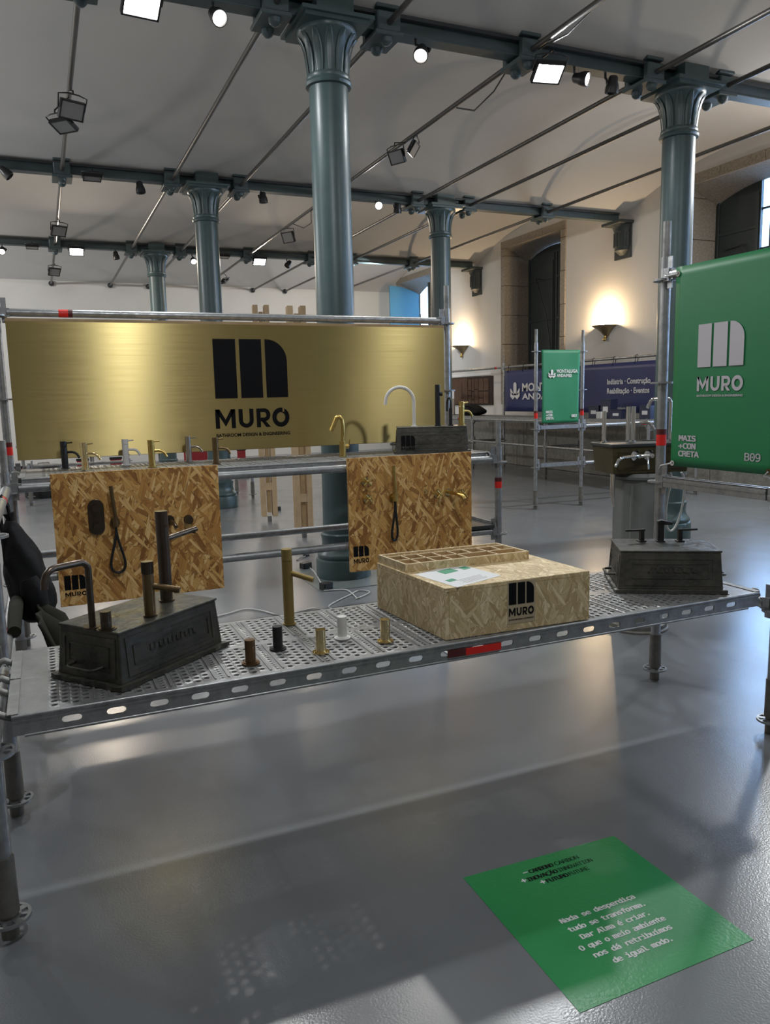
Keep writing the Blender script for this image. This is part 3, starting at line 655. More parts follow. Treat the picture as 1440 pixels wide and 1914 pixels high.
# ---- perforated steel planks
def deck_parts(L, Wd=.32):
    p = {}
    mb = MB()
    cw = .0292; rows = 9; rp = (Wd - .03) / rows; y0 = .015
    def cell(xa, xb, ya, yb, rx, ry):
        cx, cy = (xa + xb) / 2, (ya + yb) / 2
        o = [(xa, ya), (cx, ya), (xb, ya), (xb, cy), (xb, yb), (cx, yb), (xa, yb), (xa, cy)]
        an = [-.75 * PI + PI / 4 * k for k in range(8)]
        v = [(x, y, 0) for x, y in o] + [(cx + rx * 1.25 * math.cos(a), cy + ry * 1.25 * math.sin(a), .0012) for a in an] + [(cx + rx * math.cos(a), cy + ry * math.sin(a), .0014) for a in an] + [(cx + rx * .95 * math.cos(a), cy + ry * .95 * math.sin(a), -.004) for a in an]
        f = []
        for q in range(3): f += [(q * 8 + k, q * 8 + (k + 1) % 8, q * 8 + 8 + (k + 1) % 8, q * 8 + 8 + k) for k in range(8)]
        mb.add(v, f, False)
    def blank(xa, xb, ya, yb, z=0):
        if xb - xa > 1e-5 and yb - ya > 1e-5: mb.add([(xa, ya, z), (xb, ya, z), (xb, yb, z), (xa, yb, z)], [(0, 1, 2, 3)])
    blank(0, L, 0, y0); blank(0, L, Wd - y0, Wd)
    x = .1; blank(0, x, y0, Wd - y0)
    while x + .2 < L - .08:
        for c in range(4):
            xa = x + c * cw; st = (c % 2) * rp / 2
            blank(xa, xa + cw, y0, y0 + st); n = rows - (c % 2)
            for r in range(n): cell(xa, xa + cw, y0 + st + r * rp, y0 + st + (r + 1) * rp, .0095, .0085)
            blank(xa, xa + cw, y0 + st + n * rp, Wd - y0)
        xa = x + 4 * cw; blank(xa, xa + .02, y0, Wd - y0)
        mb.box((xa + .01, Wd / 2, .001), (.006, Wd - .05, .004))
        xa += .02; rr = 14; r2 = (Wd - .03) / rr
        for r in range(rr): cell(xa, xa + .022, y0 + r * r2, y0 + (r + 1) * r2, .005, .0045)
        xa += .022; blank(xa, xa + .02, y0, Wd - y0); mb.box((xa + .01, Wd / 2, .001), (.006, Wd - .05, .004))
        x = xa + .02
    blank(x, L, y0, Wd - y0)
    p['deck_sheet'] = shared(mb, 'deck')
    # folded side rail with oblong slots
    mb = MB(); H = .068; px = .124; n = int((L - .1) / px); x0 = (L - n * px) / 2
    def quad(xa, xb, za, zb): mb.add([(xa, 0, za), (xb, 0, za), (xb, 0, zb), (xa, 0, zb)], [(0, 1, 2, 3)])
    zt, zb = -.008, -.062
    quad(0, x0, zb, zt); quad(x0 + n * px, L, zb, zt)
    for k in range(n):
        xa = x0 + k * px; xb = xa + px; cx = (xa + xb) / 2; cz = -.036; hl, hr = .028, .0105
        a = [(cx + s * (hl - hr) + hr * math.cos(t), cz + hr * math.sin(t)) for s, ts in ((1, (-PI / 2, -PI / 4, 0, PI / 4, PI / 2)), (-1, (PI / 2, .75 * PI, PI, 1.25 * PI, 1.5 * PI))) for t in ts]
        ou = [(xb, zb), (xb, zb), (xb, cz), (xb, zt), (xb, zt), (xa, zt), (xa, zt), (xa, cz), (xa, zb), (xa, zb)]
        v = [(p_[0], 0, p_[1]) for p_ in ou] + [(p_[0], 0, p_[1]) for p_ in a] + [(p_[0], .006, p_[1]) for p_ in a]
        mb.add(v, [(i, (i + 1) % 10, 10 + (i + 1) % 10, 10 + i) for i in range(10)] + [(10 + i, 10 + (i + 1) % 10, 20 + (i + 1) % 10, 20 + i) for i in range(10)])
    mb.cyl((0, .003, -.006), (L, .003, -.006), .0065, n=10).cyl((.03, .001, -.064), (L - .06, .001, -.064), .0045, n=8)
    mb.box((L / 2, .02, -.067), (L - .12, .04, .003)).box((L / 2, -.001, -.019), (L, .003, .004))
    p['side_rail'] = shared(mb, 'galv')
    p['end_cap'] = shared(MB().box((0, Wd / 2, -.02), (.006, Wd - .004, .045)).box((0, Wd / 2, .0015), (.03, Wd - .01, .003)), 'galvdull')
    p['hook'] = shared(MB().tube([(0, 0, -.02), (.02, 0, -.012), (.04, 0, .0), (.055, 0, -.005), (.068, 0, -.03)], .011, 8), 'galvdull')
    return p
DP = deck_parts(2.92)
def deck(x, y, z, label, L=2.92, Wd=.318):
    t = thing('steel_deck_plank', label, 'scaffold plank', (x, y, z), 0, 'perforated steel planks')
    obj('deck_sheet', DP['deck_sheet'], None, t)
    obj('side_rail', DP['side_rail'], None, t)
    o = obj('side_rail', DP['side_rail'], None, t); o.rotation_euler = (0, 0, PI); o.location = (L, Wd, 0)
    for xx in (.003, L - .003):
        o = obj('end_cap', DP['end_cap'], None, t); o.location = (xx, 0, 0)
    for yy in (.06, Wd - .06):
        o = obj('hook', DP['hook'], None, t); o.location = (L, yy, -.008)
        o = obj('hook', DP['hook'], None, t); o.location = (0, yy, -.008); o.rotation_euler = (0, 0, PI)
    return t

XA, XB = -.2, 2.87
YF, YB_, YC, YD = 2.33, 3.07, 4.6, 5.33
DZ = .652
fs = thing('scaffold_stand', 'low galvanised scaffold frame in the foreground carrying the two front planks and the green banner', 'scaffold', (1.33, 2.7, 0))
def rel(t): return Matrix.Translation(-Vector(t.location))
# the stand's parts are modelled in hall coordinates and hung under it
fs.location = (0, 0, 0)
standard(fs, XA, YF, .97, 2)
standard(fs, XA, YB_, 1.17, 3)
standard(fs, XB, YF, 2.17, 5)
standard(fs, XB + .015, YB_, 2.17, 5, bands=((1.245, 1.30),))
ledger(fs, (XA, YF, .58), (XA, YB_, .58)); ledger(fs, (XB, YF, .58), (XB, YB_, .58))
ledger(fs, (XB, YF, 1.065), (XB, YB_, 1.065), kind='U')
ledger(fs, (XB, YF, 2.08), (XB, YB_, 2.08))
rs = thing('scaffold_stand', 'taller galvanised scaffold frame behind, holding the brass sign and the tap shelf', 'scaffold', (0, 0, 0))
standard(rs, XA, YC, 1.17, 3)
standard(rs, XB, YC, 1.17, 3, bands=((.88, .925),))
standard(rs, XA, YD, 2.17, 5, bands=((1.22, 1.27),))
standard(rs, XB, YD, 2.17, 5)
for z in (.58, 1.08):
    ledger(rs, (XA, YC, z), (XB, YC, z)); ledger(rs, (XA, YD, z), (XB, YD, z))
    ledger(rs, (XA, YC, z), (XA, YD, z)); ledger(rs, (XB, YC, z), (XB, YD, z))
    ledger(rs, (XA, YB_, z), (XA, YC, z), band=(.9, .94) if z > 1 else (.38, .43))
ledger(rs, (XA, YD, 2.08), (XB, YD, 2.08), band=(.35, .405))
d1 = deck(-.145, 2.347, DZ, 'perforated steel plank at the front edge of the low stand, red label on its rail')
st = obj('label_sticker', MB().box((1.544, -.0045, -.04), (.148, .002, .026)), 'red', d1, label='red sticker')
obj('label_sticker', MB().box((1.433, -.0045, -.038), (.074, .002, .028)), 'maroon', d1, label='black and red sticker end')
deck(-.145, 2.667, DZ, 'perforated steel plank at the rear of the low stand, under the tall brass spout')
deck(-.125, 4.64, 1.13, 'perforated steel plank of the upper shelf, front one, under the gold taps')
deck(-.125, 4.965, 1.13, 'perforated steel plank of the upper shelf, rear one, close to the brass sign')

t = thing('lower_plank', 'dark plank lying on the lower rails at the right end, behind the right OSB board', 'plank', (2.68, 4.965, .606))
obj('board', MB().box((0, 0, .012), (.28, .80, .024)), 'darkiron', t, bevel=.003)
obj('edge_strip', MB().box((.145, 0, .02), (.012, .80, .04)), 'galvdull', t)

# ================================================================ BRASS SIGN
t = thing('brass_sign', 'wide brushed brass sheet sign with black logo hung above the tap shelf', 'sign', (-.15, 5.27, 1.19))
obj('panel', MB().box((1.48, 0, .417), (2.962, .004, .834)), 'brass', t)
obj('batten', MB().box((1.48, .018, .83), (2.962, .03, .045)), 'plywood', t, label='pale timber batten behind the sheet')
obj('batten', MB().box((1.48, .018, .02), (2.962, .03, .045)), 'plywood', t)
for x in (.025, 2.93): obj('batten', MB().box((x, .018, .42), (.045, .03, .75)), 'plywood', t)
bo = Vector((-.15, 5.27, 1.19))
def BF(x, z): return FM(x + .15, z - 1.19, -.0035)
obj('emblem', emblem(MB(), .505, .392, BF(1.079, 1.537)), 'ink', t, label='black three-bar emblem')
obj('lettering', text(MB(), ('MURO', .045), .515, .128, BF(1.072, 1.336)), 'ink', t, label='black word MURO')
obj('lettering', MB().box((1.545 + .15, -.0048, 1.452 - 1.19), (.012, .001, .03)), 'brass', t, label='notch in the O')
obj('tagline', text(MB(), ('BATHROOM DESIGN & ENGINEERING', .03), .515, .024, BF(1.072, 1.278)), 'ink', t, label='small black tagline')

# ================================================================ OSB DISPLAY PANELS
def osb_panel(x0, x1, z0, z1, label, logo):
    t = thing('osb_panel', label, 'board', (x0, 4.565, z0))
    obj('board', MB().box(((x1 - x0) / 2, 0, (z1 - z0) / 2), (x1 - x0, .018, z1 - z0)), 'osb', t, uv=True)
    x, w, ze, h, zt, ht = logo
    obj('emblem', emblem(MB(), w, h, FM(x - x0, ze - z0, -.0092), .001), 'ink', t, label='black three-bar emblem')
    obj('lettering', text(MB(), ('MURO', .045), w, ht, FM(x - x0, zt - z0, -.0097)), 'ink', t, label='black word MURO')
osb_panel(.018, .925, .412, 1.15, 'larger OSB board hanging left from the shelf, with bronze shower fittings', (.045, .112, .503, .082, .466, .024))
osb_panel(1.737, 2.63, .415, 1.145, 'OSB board hanging right from the shelf, with gold cross-handle fittings', (1.761, .107, .512, .068, .468, .03))
YS = 4.556                                  # the boards' front face
# left board fittings
t = thing('thermostat_plate', 'dark bronze oval shower control plate with two knobs on the left OSB board', 'shower control', (.237, YS, .9))
pl = [(.042 * math.cos(a), .058 + .042 * math.sin(a)) for a in [PI * k / 12 for k in range(13)]] + [(.042 * math.cos(a), -.058 + .042 * math.sin(a)) for a in [PI + PI * k / 12 for k in range(13)]]
obj('plate', MB().prism(pl, .012, frame((0, 0, 0), (1, 0, 0), (0, 0, 1), (0, -1, 0))), 'dbronze', t, bevel=.003)
for z in (.05, -.05): obj('knob', MB().cyl((0, -.012, z), (0, -.03, z), .024, n=24).cyl((0, -.03, z), (0, -.05, z), .019, n=24), 'dbronze', t, bevel=.002)
def hand_shower(x, z, m, label, loopw, looph, tilt=0, hm='black'):
    t = thing('hand_shower', label, 'hand shower', (x, YS, z))
    obj('holder', MB().cyl((0, 0, -.01), (0, -.012, -.01), .027, n=24).cyl((0, -.012, -.01), (0, -.055, -.01), .014, n=16).cyl((0, -.045, -.03), (0, -.045, .02), .017, n=16), m, t)
    obj('handle', MB().tube([(.004, -.045, .0), (.002 - tilt * .5, -.047, .09), (-tilt, -.049, .2)], [.0105, .0105, .0115], 16), m, t)
    P = []
    for k in range(33):
        a = 2 * PI * k / 32; s = math.sin(a / 2)
        P.append((loopw * math.sin(a) * (s ** 1.3) * .62 + .0 * k, -.03 - .012 * math.cos(a), -.03 - looph * (s ** 1.15)))
    obj('hose', MB().tube(P, .0075, 10), hm, t, label='black hose loop')
    return t
hand_shower(.333, .872, 'umber', 'bronze stick hand shower with black hose loop on the left OSB board', .085, .265, .012)
t = thing('wall_spout', 'bronze wall spout and round rosettes on the left OSB board, behind the tall tap', 'wall tap', (.63, YS, .85))
obj('rosette', MB().cyl((0, 0, 0), (0, -.012, 0), .028, n=24), 'dbronze', t, bevel=.002)
obj('spout', MB().tube([(0, -.01, 0), (.003, -.06, -.002), (.008, -.13, -.006), (.012, -.16, -.02)], .011, 14), 'dbronze', t)
t = thing('wall_valve', 'round bronze wall knob on the left OSB board, right of the spout', 'wall tap', (.737, YS, .845))
obj('rosette', MB().cyl((0, 0, 0), (0, -.01, 0), .026, n=24), 'dbronze', t, bevel=.002)
obj('knob', MB().cyl((0, -.01, 0), (0, -.045, 0), .023, n=24), 'dbronze', t, bevel=.002)
# right board fittings
hand_shower(2.043, .888, 'brushgold', 'gold stick hand shower with dark hose loop on the right OSB board', .045, .26, .01)
def cross(x, z, label, y=YS, grp=None):
    t = thing('cross_handle', label, 'tap handle', (x, y, z), 0, 'gold cross handles')
    obj('rosette', MB().cyl((0, 0, 0), (0, -.01, 0), .026, n=24), 'gold', t, bevel=.002)
    obj('stem', MB().cyl((0, -.01, 0), (0, -.05, 0), .013, .010, n=16), 'gold', t)
    c = MB()
    for a in (PI / 4, 3 * PI / 4): c.cyl((-.034 * math.cos(a), -.055, -.034 * math.sin(a)), (.034 * math.cos(a), -.055, .034 * math.sin(a)), .005, n=10)
    obj('cross_bar', c.sphere((0, -.055, 0), .011), 'brushgold', t)
cross(1.85, .998, 'gold cross handle on the right OSB board, upper one of the left pair')
cross(1.857, .888, 'gold cross handle on the right OSB board, lower one of the left pair')
cross(2.365, .882, 'gold cross handle on the right OSB board, left of the gold spout')
cross(2.545, .872, 'gold cross handle on the right OSB board, at the right end beyond the spout')
t = thing('wall_spout', 'gold wall spout between the right pair of cross handles on the right OSB board', 'wall tap', (2.45, YS, .885))
obj('rosette', MB().cyl((0, 0, 0), (0, -.01, 0), .025, n=24), 'gold', t, bevel=.002)
obj('spout', MB().tube([(0, -.01, 0), (.003, -.05, 0), (.01, -.11, -.004), (.02, -.17, -.012), (.023, -.185, -.03)], .011, 14), 'brushgold', t)
t = thing('robe_hook', 'tiny gold hook above the cross handles on the right OSB board', 'hook', (2.28, YS, .905))
obj('plate', MB().cyl((0, 0, 0), (0, -.006, 0), .012, n=16), 'gold', t)
obj('hook', MB().tube([(0, -.005, 0), (0, -.02, -.005), (0, -.024, -.018), (0, -.034, -.02), (0, -.04, .0)], .004, 8), 'gold', t)

# ================================================================ STEEL MOULDS
def mould(loc, rz, L, D, H, m, label, relief=0, handles=(0, 1)):
    t = thing('steel_mould', label, 'mould', loc, rz)
    # battered flange the mould stands on
    f = MB(); n = 14; ring = []
    for (ax, ay), (bx, by) in (((0, 0), (L, 0)), ((L, 0), (L, D)), ((L, D), (0, D)), ((0, D), (0, 0))):
        for k in range(n): ring.append((ax + (bx - ax) * k / n, ay + (by - ay) * k / n))
    rg = random.Random(int(L * 1000)); cx, cy = L / 2, D / 2; N = len(ring)
    ov = []
    for x, y in ring:
        j = rg.uniform(-.003, .004); ov.append((x + (x - cx) / L * 2 * j, y + (y - cy) / D * 2 * j))
    inn = [(cx + (x - cx) * .9, cy + (y - cy) * .86) for x, y in ring]
    zz = [rg.uniform(.012, .017) for _ in ring]
    vs = [(x, y, 0) for x, y in ov] + [(x, y, z) for (x, y), z in zip(ov, zz)] + [(x, y, .017) for x, y in inn] + [(x, y, 0) for x, y in inn]
    f.add(vs, [(q * N + i, q * N + (i + 1) % N, ((q + 1) % 4) * N + (i + 1) % N, ((q + 1) % 4) * N + i) for q in range(4) for i in range(N)])
    obj('flange', f, m, t)
    b = .014; tp = b + .012
    def fr_(x0, x1, y0, y1, z0, X0, X1, Y0, Y1, z1):
        return [(x0, y0, z0), (x1, y0, z0), (x1, y1, z0), (x0, y1, z0), (X0, Y0, z1), (X1, Y0, z1), (X1, Y1, z1), (X0, Y1, z1)]
    body = MB().add(fr_(b, L - b, b, D - b, .012, tp, L - tp, tp, D - tp, H - .004), [(0, 3, 2, 1), (4, 5, 6, 7), (0, 1, 5, 4), (1, 2, 6, 5), (2, 3, 7, 6), (3, 0, 4, 7)])
    obj('body', body, m, t, bevel=.006)
    obj('lid', MB().box((L / 2, D / 2, H - .004), (L - 2 * tp + .008, D - 2 * tp + .008, .008)), m, t, bevel=.003)
    # pressed frame on the long sides and the short sides
    def side(o, x, y, w, h):
        T = frame(o, x, y); p = MB(); s = .014
        a = .05 * w + .01; c = .12 * h
        for (x0, z0, x1, z1) in ((a, c, w - a, c + s), (a, h - c - s, w - a, h - c), (a, c + s, a + s, h - c - s), (w - a - s, c + s, w - a, h - c - s)):
            p.prism([(x0, z0), (x1, z0), (x1, z1), (x0, z1)], .0045, T, -.002)
        e = a + .028; g = c + .03
        for (x0, z0, x1, z1) in ((e, g, w - e, g + .005), (e, h - g - .005, w - e, h - g), (e, g, e + .005, h - g), (w - e - .005, g, w - e, h - g)):
            p.prism([(x0, z0), (x1, z0), (x1, z1), (x0, z1)], .0045, T, -.002)
        return p, T
    k = Vector((0, .012, H - .016)).normalized()
    p, T = side((b, b, .012), (1, 0, 0), k, L - 2 * b, H - .016)
    if relief:                                # worn, unreadable cast relief in the middle of the face
        rg2 = random.Random(5)
        for i in range(11):
            x = (L - 2 * b) * (.28 + .042 * i); h0 = H * .42
            w = .010; p.prism([(x, h0), (x + w, h0), (x + w, h0 + .022), (x, h0 + .022)], .004, T, -.001)
            if i % 2: p.prism([(x, h0 + .018), (x + .02, h0 + .018), (x + .02, h0 + .023), (x, h0 + .023)], .004, T, -.001)
            else: p.prism([(x, h0), (x + .018, h0), (x + .018, h0 + .005), (x, h0 + .005)], .004, T, -.001)
    obj('pressed_frame', p, m, t)
    kx = Vector((.012, 0, H - .016)).normalized()
    p, T = side((b, D - b, .012), (0, -1, 0), kx, D - 2 * b, H - .016); obj('pressed_frame', p, m, t)
    p, T = side((L - b, b, .012), (0, 1, 0), Vector((-.012, 0, H - .016)).normalized(), D - 2 * b, H - .016); obj('pressed_frame', p, m, t)
    for e in handles:
        x = b + .004 if e == 0 else L - b - .004; s = -1 if e == 0 else 1; w = .062; z = .34 * H
        obj('handle', MB().tube([(x, D / 2 - w, z), (x + s * .03, D / 2 - w + .004, z - .002), (x + s * .038, D / 2 - w + .014, z - .003), (x + s * .038, D / 2 + w - .014, z - .003), (x + s * .03, D / 2 + w - .004, z - .002), (x, D / 2 + w, z)], .0055, 10), m, t)
    return t
MLA = R(38); mould((.157, 2.381, DZ + .003), MLA, .497, .312, .178, 'mould', 'dark green-black steel mould at the left of the front deck, carrying four bronze fittings', 1, (0,))
mould((2.222, 2.615, DZ + .003), R(-31.6), .467, .335, .184, 'mouldgrey', 'grey-black steel mould at the right end of the front deck, under three black taps', 1)
t = mould((2.211, 4.884, 1.133), R(-23), .53, .26, .18, 'mouldgrey', 'small steel mould with black logo on the upper shelf, in front of the brass sign', 0)
q = frame((.05, .012, .05), (1, 0, 0), (0, .065, 1))
obj('emblem', emblem(MB(), .095, .072, off(q, .0035), .001), 'ink', t, label='black three-bar emblem')
obj('lettering', text(MB(), ('MURO', .045), .095, .019, off(frame((.05, .0105, .024), (1, 0, 0), (0, .065, 1)), .0045)), 'ink', t, label='black word MURO')

# ================================================================ OSB PLINTH BOX
A, Bp, Dp = Vector((1.262, 2.376, 0)), Vector((1.875, 2.352, 0)), Vector((1.222, 2.9, 0)); Cp = Bp + Dp - A + Vector((.012, -.005, 0))
t = thing('plinth_box', 'low pale OSB box with black logo on the front deck, divider tray on top', 'box', (A.x, A.y, DZ + .003))
th_ = .016; BH = .19
def pb(name, p0, p1, inner, z0, z1, **k):
    p0 = p0 - A; p1 = p1 - A; d = (p1 - p0).normalized(); n = Vector((-d.y, d.x, 0))
    return obj(name, MB().prism([(p0.x, p0.y), (p1.x, p1.y), (p1.x + n.x * th_, p1.y + n.y * th_), (p0.x + n.x * th_, p0.y + n.y * th_)], z1 - z0, None, z0), 'osbpale', t, uv=True, **k)
ux = (Bp - A).normalized(); uy = (Dp - A).normalized()
pb('front_panel', A + ux * th_, Bp - ux * 0, 1, 0, BH - th_, label='front panel with the logo')
pb('side_panel', Dp, A, 1, 0, BH - th_); pb('side_panel', Bp + uy * th_, Cp, 1, 0, BH - th_); pb('back_panel', Cp - ux * th_, Dp + ux * th_, 1, 0, BH - th_)
obj('top_panel', MB().prism([((p - A).x, (p - A).y) for p in (A, Bp, Cp, Dp)], th_, None, BH - th_), 'osbpale', t, uv=True, bevel=.0015, seg=1)
q = frame((0, 0, 0), ux, uy)
w_ = .555; dp = .225; th3 = .034; y0 = (Dp - A).length - dp - .004
walls = ((w_ / 2 + .006, y0 + .0045, w_, .009), (w_ / 2 + .006, y0 + dp - .0045, w_, .009), (.0105, y0 + dp / 2, .009, dp - .018), (w_ + .0015, y0 + dp / 2, .009, dp - .018))
tm, rm = MB(), MB()
for cx_, cy_, dx, dy in walls:
    tm.box((cx_, cy_, BH + th3 / 2 - .001), (dx, dy, th3 - .002), q); rm.box((cx_, cy_, BH + th3 - .0005), (dx, dy, .003), q)
tr_ = obj('tray', tm, 'osbpale', t, uv=True); obj('rim', rm, 'paleply', tr_, label='pale sawn rim')
obj('tray_floor', MB().box((w_ / 2 + .006, y0 + dp / 2, BH + .001), (w_ - .018, dp - .018, .002), q), 'plywood', tr_)  # darker wood here and in the dividers: cell shade put into colour
cells = [(w_ / 2 + .006, y0 + .088, w_ - .018, .006), (w_ / 2 + .006, y0 + .168, w_ - .018, .006)]
for j in range(1, 8): cells.append((w_ * j / 8 + .006, y0 + .088 if j not in (5, 7) else y0 + .128, .006, .158 if j not in (5, 7) else .076))
for cx_, cy_, dx, dy in cells:
    obj('divider', MB().box((cx_, cy_, BH + th3 / 2 - .001), (dx, dy, th3 - .003), q), 'plywood', tr_); obj('rim', MB().box((cx_, cy_, BH + th3 - .001), (dx, dy, .003), q), 'paleply', tr_, label='pale sawn rim')
obj('knot', MB().cyl(q @ Vector((.45, .27, BH)), q @ Vector((.45, .27, BH + .0006)), .011, n=12), 'cork', t, label='brown knot')
qf = frame((0, 0, 0), ux, (0, 0, 1))
obj('sticker', MB().prism([(.252, .025), (.372, .025), (.372, .185), (.252, .185)], .0007, qf, 0), mat('clear_sticker', (.46, .38, .26), .3), t, label='clear logo sticker')
obj('emblem', emblem(MB(), .107, .082, off(qf @ Matrix.Translation((.258, .098, 0)), .0008), .0006), 'ink', t, label='black three-bar emblem')
obj('lettering', text(MB(), ('MURO', .03, False, 1.0), .107, .03, off(qf @ Matrix.Translation((.258, .055, 0)), .0014)), 'ink', t, label='black word MURO')
obj('tagline', text(MB(), ('BATHROOM DESIGN & ENGINEERING', .03), .107, .0055, off(qf @ Matrix.Translation((.258, .038, 0)), .0014)), 'ink', t, label='small black tagline')
t = thing('info_sheet', 'white paper with green blocks lying on top of the OSB box', 'paper', (1.264, 2.624, DZ + .003 + BH))
q = frame((0, 0, 0), (.045, -.274, 0), (.25, .087, 0))
obj('sheet', MB().box((.13, .125, .0006), (.26, .25, .0008), q), 'paper', t)
g = MB()
for x, y, w, h in ((.02, .13, .05, .07), (.025, .035, .022, .03), (.15, .012, .03, .035), (.07, .205, .035, .04)): g.box((x + w / 2, y + h / 2, .0013), (w, h, .0006), q)
for (x, y, w, h), nm in (((.03, .095, .055, .075), 0), ((.155, .03, .03, .04), 0), ((.05, .2, .04, .04), 0)): obj('green_block', MB().box((x + w / 2, y + h / 2, .0013), (w, h, .0006), q), 'greenprint', t)
ln = MB()
for k in range(5): ln.box((.19 + k * .012, .13, .0013), (.003, .13 - .01 * (k % 3), .0005), q)
o = obj('ruled_lines', ln, 'greyprint', t); o['kind'] = 'stuff'

# ================================================================ TAPS
def basin_mixer(loc, m, label, rz=-.25, s=1.0, kn=False):
    t = thing('basin_mixer', label, 'tap', loc, rz, 'basin mixers on the upper shelf')
    obj('base_ring', MB().cyl((0, 0, 0), (0, 0, .005), .027 * s, n=24), m, t)
    obj('body', MB().cyl((0, 0, .005), (0, 0, .132 * s), .0195 * s, n=24), m, t, bevel=.001)
    obj('cap', MB().cyl((0, 0, .1335 * s), (0, 0, .165 * s), .0195 * s if not kn else .022 * s, n=24), m, t, bevel=.0015)
    obj('lever', MB().cyl((.017 * s, 0, .154 * s), (.052 * s, 0, .157 * s), .0042 * s, n=10), m, t)
    P = [(.015, 0, .098), (.045, 0, .099), (.062, 0, .095), (.075, 0, .085), (.084, 0, .07), (.088, 0, .06)]
    obj('spout', MB().tube([(x * s, y, z * s) for x, y, z in P], .0078 * s, 14), m, t)
    return t
SZ = 1.1325
basin_mixer((.113, 5.17, SZ), 'black', 'matt black basin tap, leftmost on the upper shelf')
basin_mixer((.217, 4.92, SZ), 'gold', 'polished gold basin tap with knurled head, second from left on the shelf', kn=True)
basin_mixer((.471, 5.15, SZ), 'white', 'matt white basin tap on the upper shelf')
basin_mixer((.596, 4.885, SZ), 'brushgold', 'plain brushed gold basin tap on the shelf, just right of the white one')
basin_mixer((.865, 5.17, SZ), 'nickel', 'steel grey basin tap on the upper shelf, below the start of the logo')
basin_mixer((.98, 4.86, SZ), 'umber', 'bronze basin tap on the upper shelf, rightmost of the six')
t = thing('kitchen_tap', 'tall angular gold kitchen tap standing alone on the shelf under the brass logo', 'tap', (1.823, 4.86, SZ), -.2)
obj('base_ring', MB().cyl((0, 0, 0), (0, 0, .005), .026, n=24), 'gold', t)
obj('body', MB().cyl((0, 0, .005), (0, 0, .105), .022, n=24), 'brushgold', t, bevel=.0015)
obj('lever', MB().cyl((.018, 0, .07), (.042, 0, .07), .016, n=16).cyl((.042, 0, .072), (.05, 0, .115), .004, n=8), 'brushgold', t)
obj('neck', MB().tube([(0, 0, .105), (.006, 0, .16), (.006, 0, .21), (0, 0, .25), (-.014, 0, .266), (-.03, 0, .266), (-.042, 0, .256)], .0125, 16), 'brushgold', t)
obj('spout', MB().tube([(-.036, 0, .262), (-.055, 0, .22), (-.075, 0, .175)], [.0125, .012, .012], 12, flat=1.6), 'brushgold', t)
# fittings on the little shelf mould
MZ = 1.3135
t = thing('swan_neck_tap', 'white swan-neck tap on the small mould, curving left before the brass sign', 'tap', (2.372, 4.895, MZ - .0), R(-17))
obj('base_ring', MB().cyl((0, 0, 0), (0, 0, .006), .022, n=24), 'white', t)
obj('neck', MB().tube([(0, 0, .006), (0, 0, .175)] + [(-.098 + .098 * math.cos(a), 0, .175 + .098 * math.sin(a)) for a in [PI * k / 14 for k in range(1, 14)]] + [(-.197, 0, .17), (-.2, 0, .155)], .0115, 16), 'white', t)
t = thing('pillar_tap', 'tall straight matt black tap on the small mould', 'tap', (2.54, 4.86, MZ), R(-25))
obj('base_ring', MB().cyl((0, 0, 0), (0, 0, .006), .022, n=24), 'black', t)
obj('body', MB().cyl((0, 0, .006), (0, 0, .285), .018, n=24), 'black', t, bevel=.0015)
obj('knob', MB().cyl((.016, 0, .222), (.034, 0, .222), .016, n=16), 'black', t)
t = thing('bridge_tap', 'slim glossy black tap with a narrow loop on the small mould, by the scaffold post', 'tap', (2.62, 4.82, MZ), R(-60))
obj('base_ring', MB().cyl((0, 0, 0), (0, 0, .006), .02, n=24), 'black', t)
obj('body', MB().cyl((0, 0, .006), (0, 0, .12), .012, n=20), 'black', t)
obj('loop', MB().tube([(0, 0, .11), (.003, 0, .17), (-.004, 0, .192), (-.018, 0, .19), (-.028, 0, .165), (-.03, 0, .1)], .007, 10), 'black', t)
t = basin_mixer((2.682, 4.775, MZ), 'brushgold', 'gold basin tap with pale curved spout on the right end of the small mould', .1)
# fittings on the left mould
LZ = DZ + .003 + .178
t = thing('bath_spout', 'dark bronze right-angled bath spout at the left end of the left mould', 'tap', (.095, 2.51, LZ), R(25))
obj('base_ring', MB().cyl((0, 0, 0), (0, 0, .006), .027, n=28), 'dbronze', t, bevel=.001)
obj('tube', MB().tube([(0, 0, .005), (0, 0, .185)] + [(-.025 + .025 * math.cos(a), 0, .185 + .025 * math.sin(a)) for a in [PI / 2 * k / 6 for k in range(1, 7)]] + [(-.11, -.012, .21), (-.125, -.015, .207), (-.14, -.018, .195), (-.147, -.02, .178), (-.149, -.021, .155)], .0105, 18), 'dbronze', t)
def deck_knob(loc, m, label, h=.082, r=.0175, grp='cylindrical deck valves', k=0):
    t = thing('deck_valve', label, 'valve', loc, k, grp)
    obj('flange', MB().cyl((0, 0, 0), (0, 0, .004), .030, n=28).cyl((0, 0, .004), (0, 0, .007), .024, n=28), m, t, bevel=.001)
    obj('body', MB().cyl((0, 0, .006), (0, 0, h * .5), r, n=28), m, t)
    obj('knob', MB().cyl((0, 0, h * .5 + .0015), (0, 0, h), r * 1.0, n=28).cyl((0, 0, h * .5), (0, 0, h * .5 + .002), r * .93, n=28), m, t, bevel=.001)
    return t
deck_knob((.133, 2.47, LZ), 'dbronze', 'dark bronze valve knob beside the bath spout on the left mould', .058, .0165, None)
t = thing('spout_mixer', 'shorter bronze mixer with knurled head and stub spout on the left mould', 'tap', (.275, 2.56, LZ), R(-22))
obj('base_ring', MB().cyl((0, 0, 0), (0, 0, .006), .023, n=28), 'dbronze', t)
obj('body', MB().cyl((0, 0, .006), (0, 0, .142), .0185, n=28), 'umber', t)
kn = MB().cyl((0, 0, .143), (0, 0, .182), .0185, n=28)
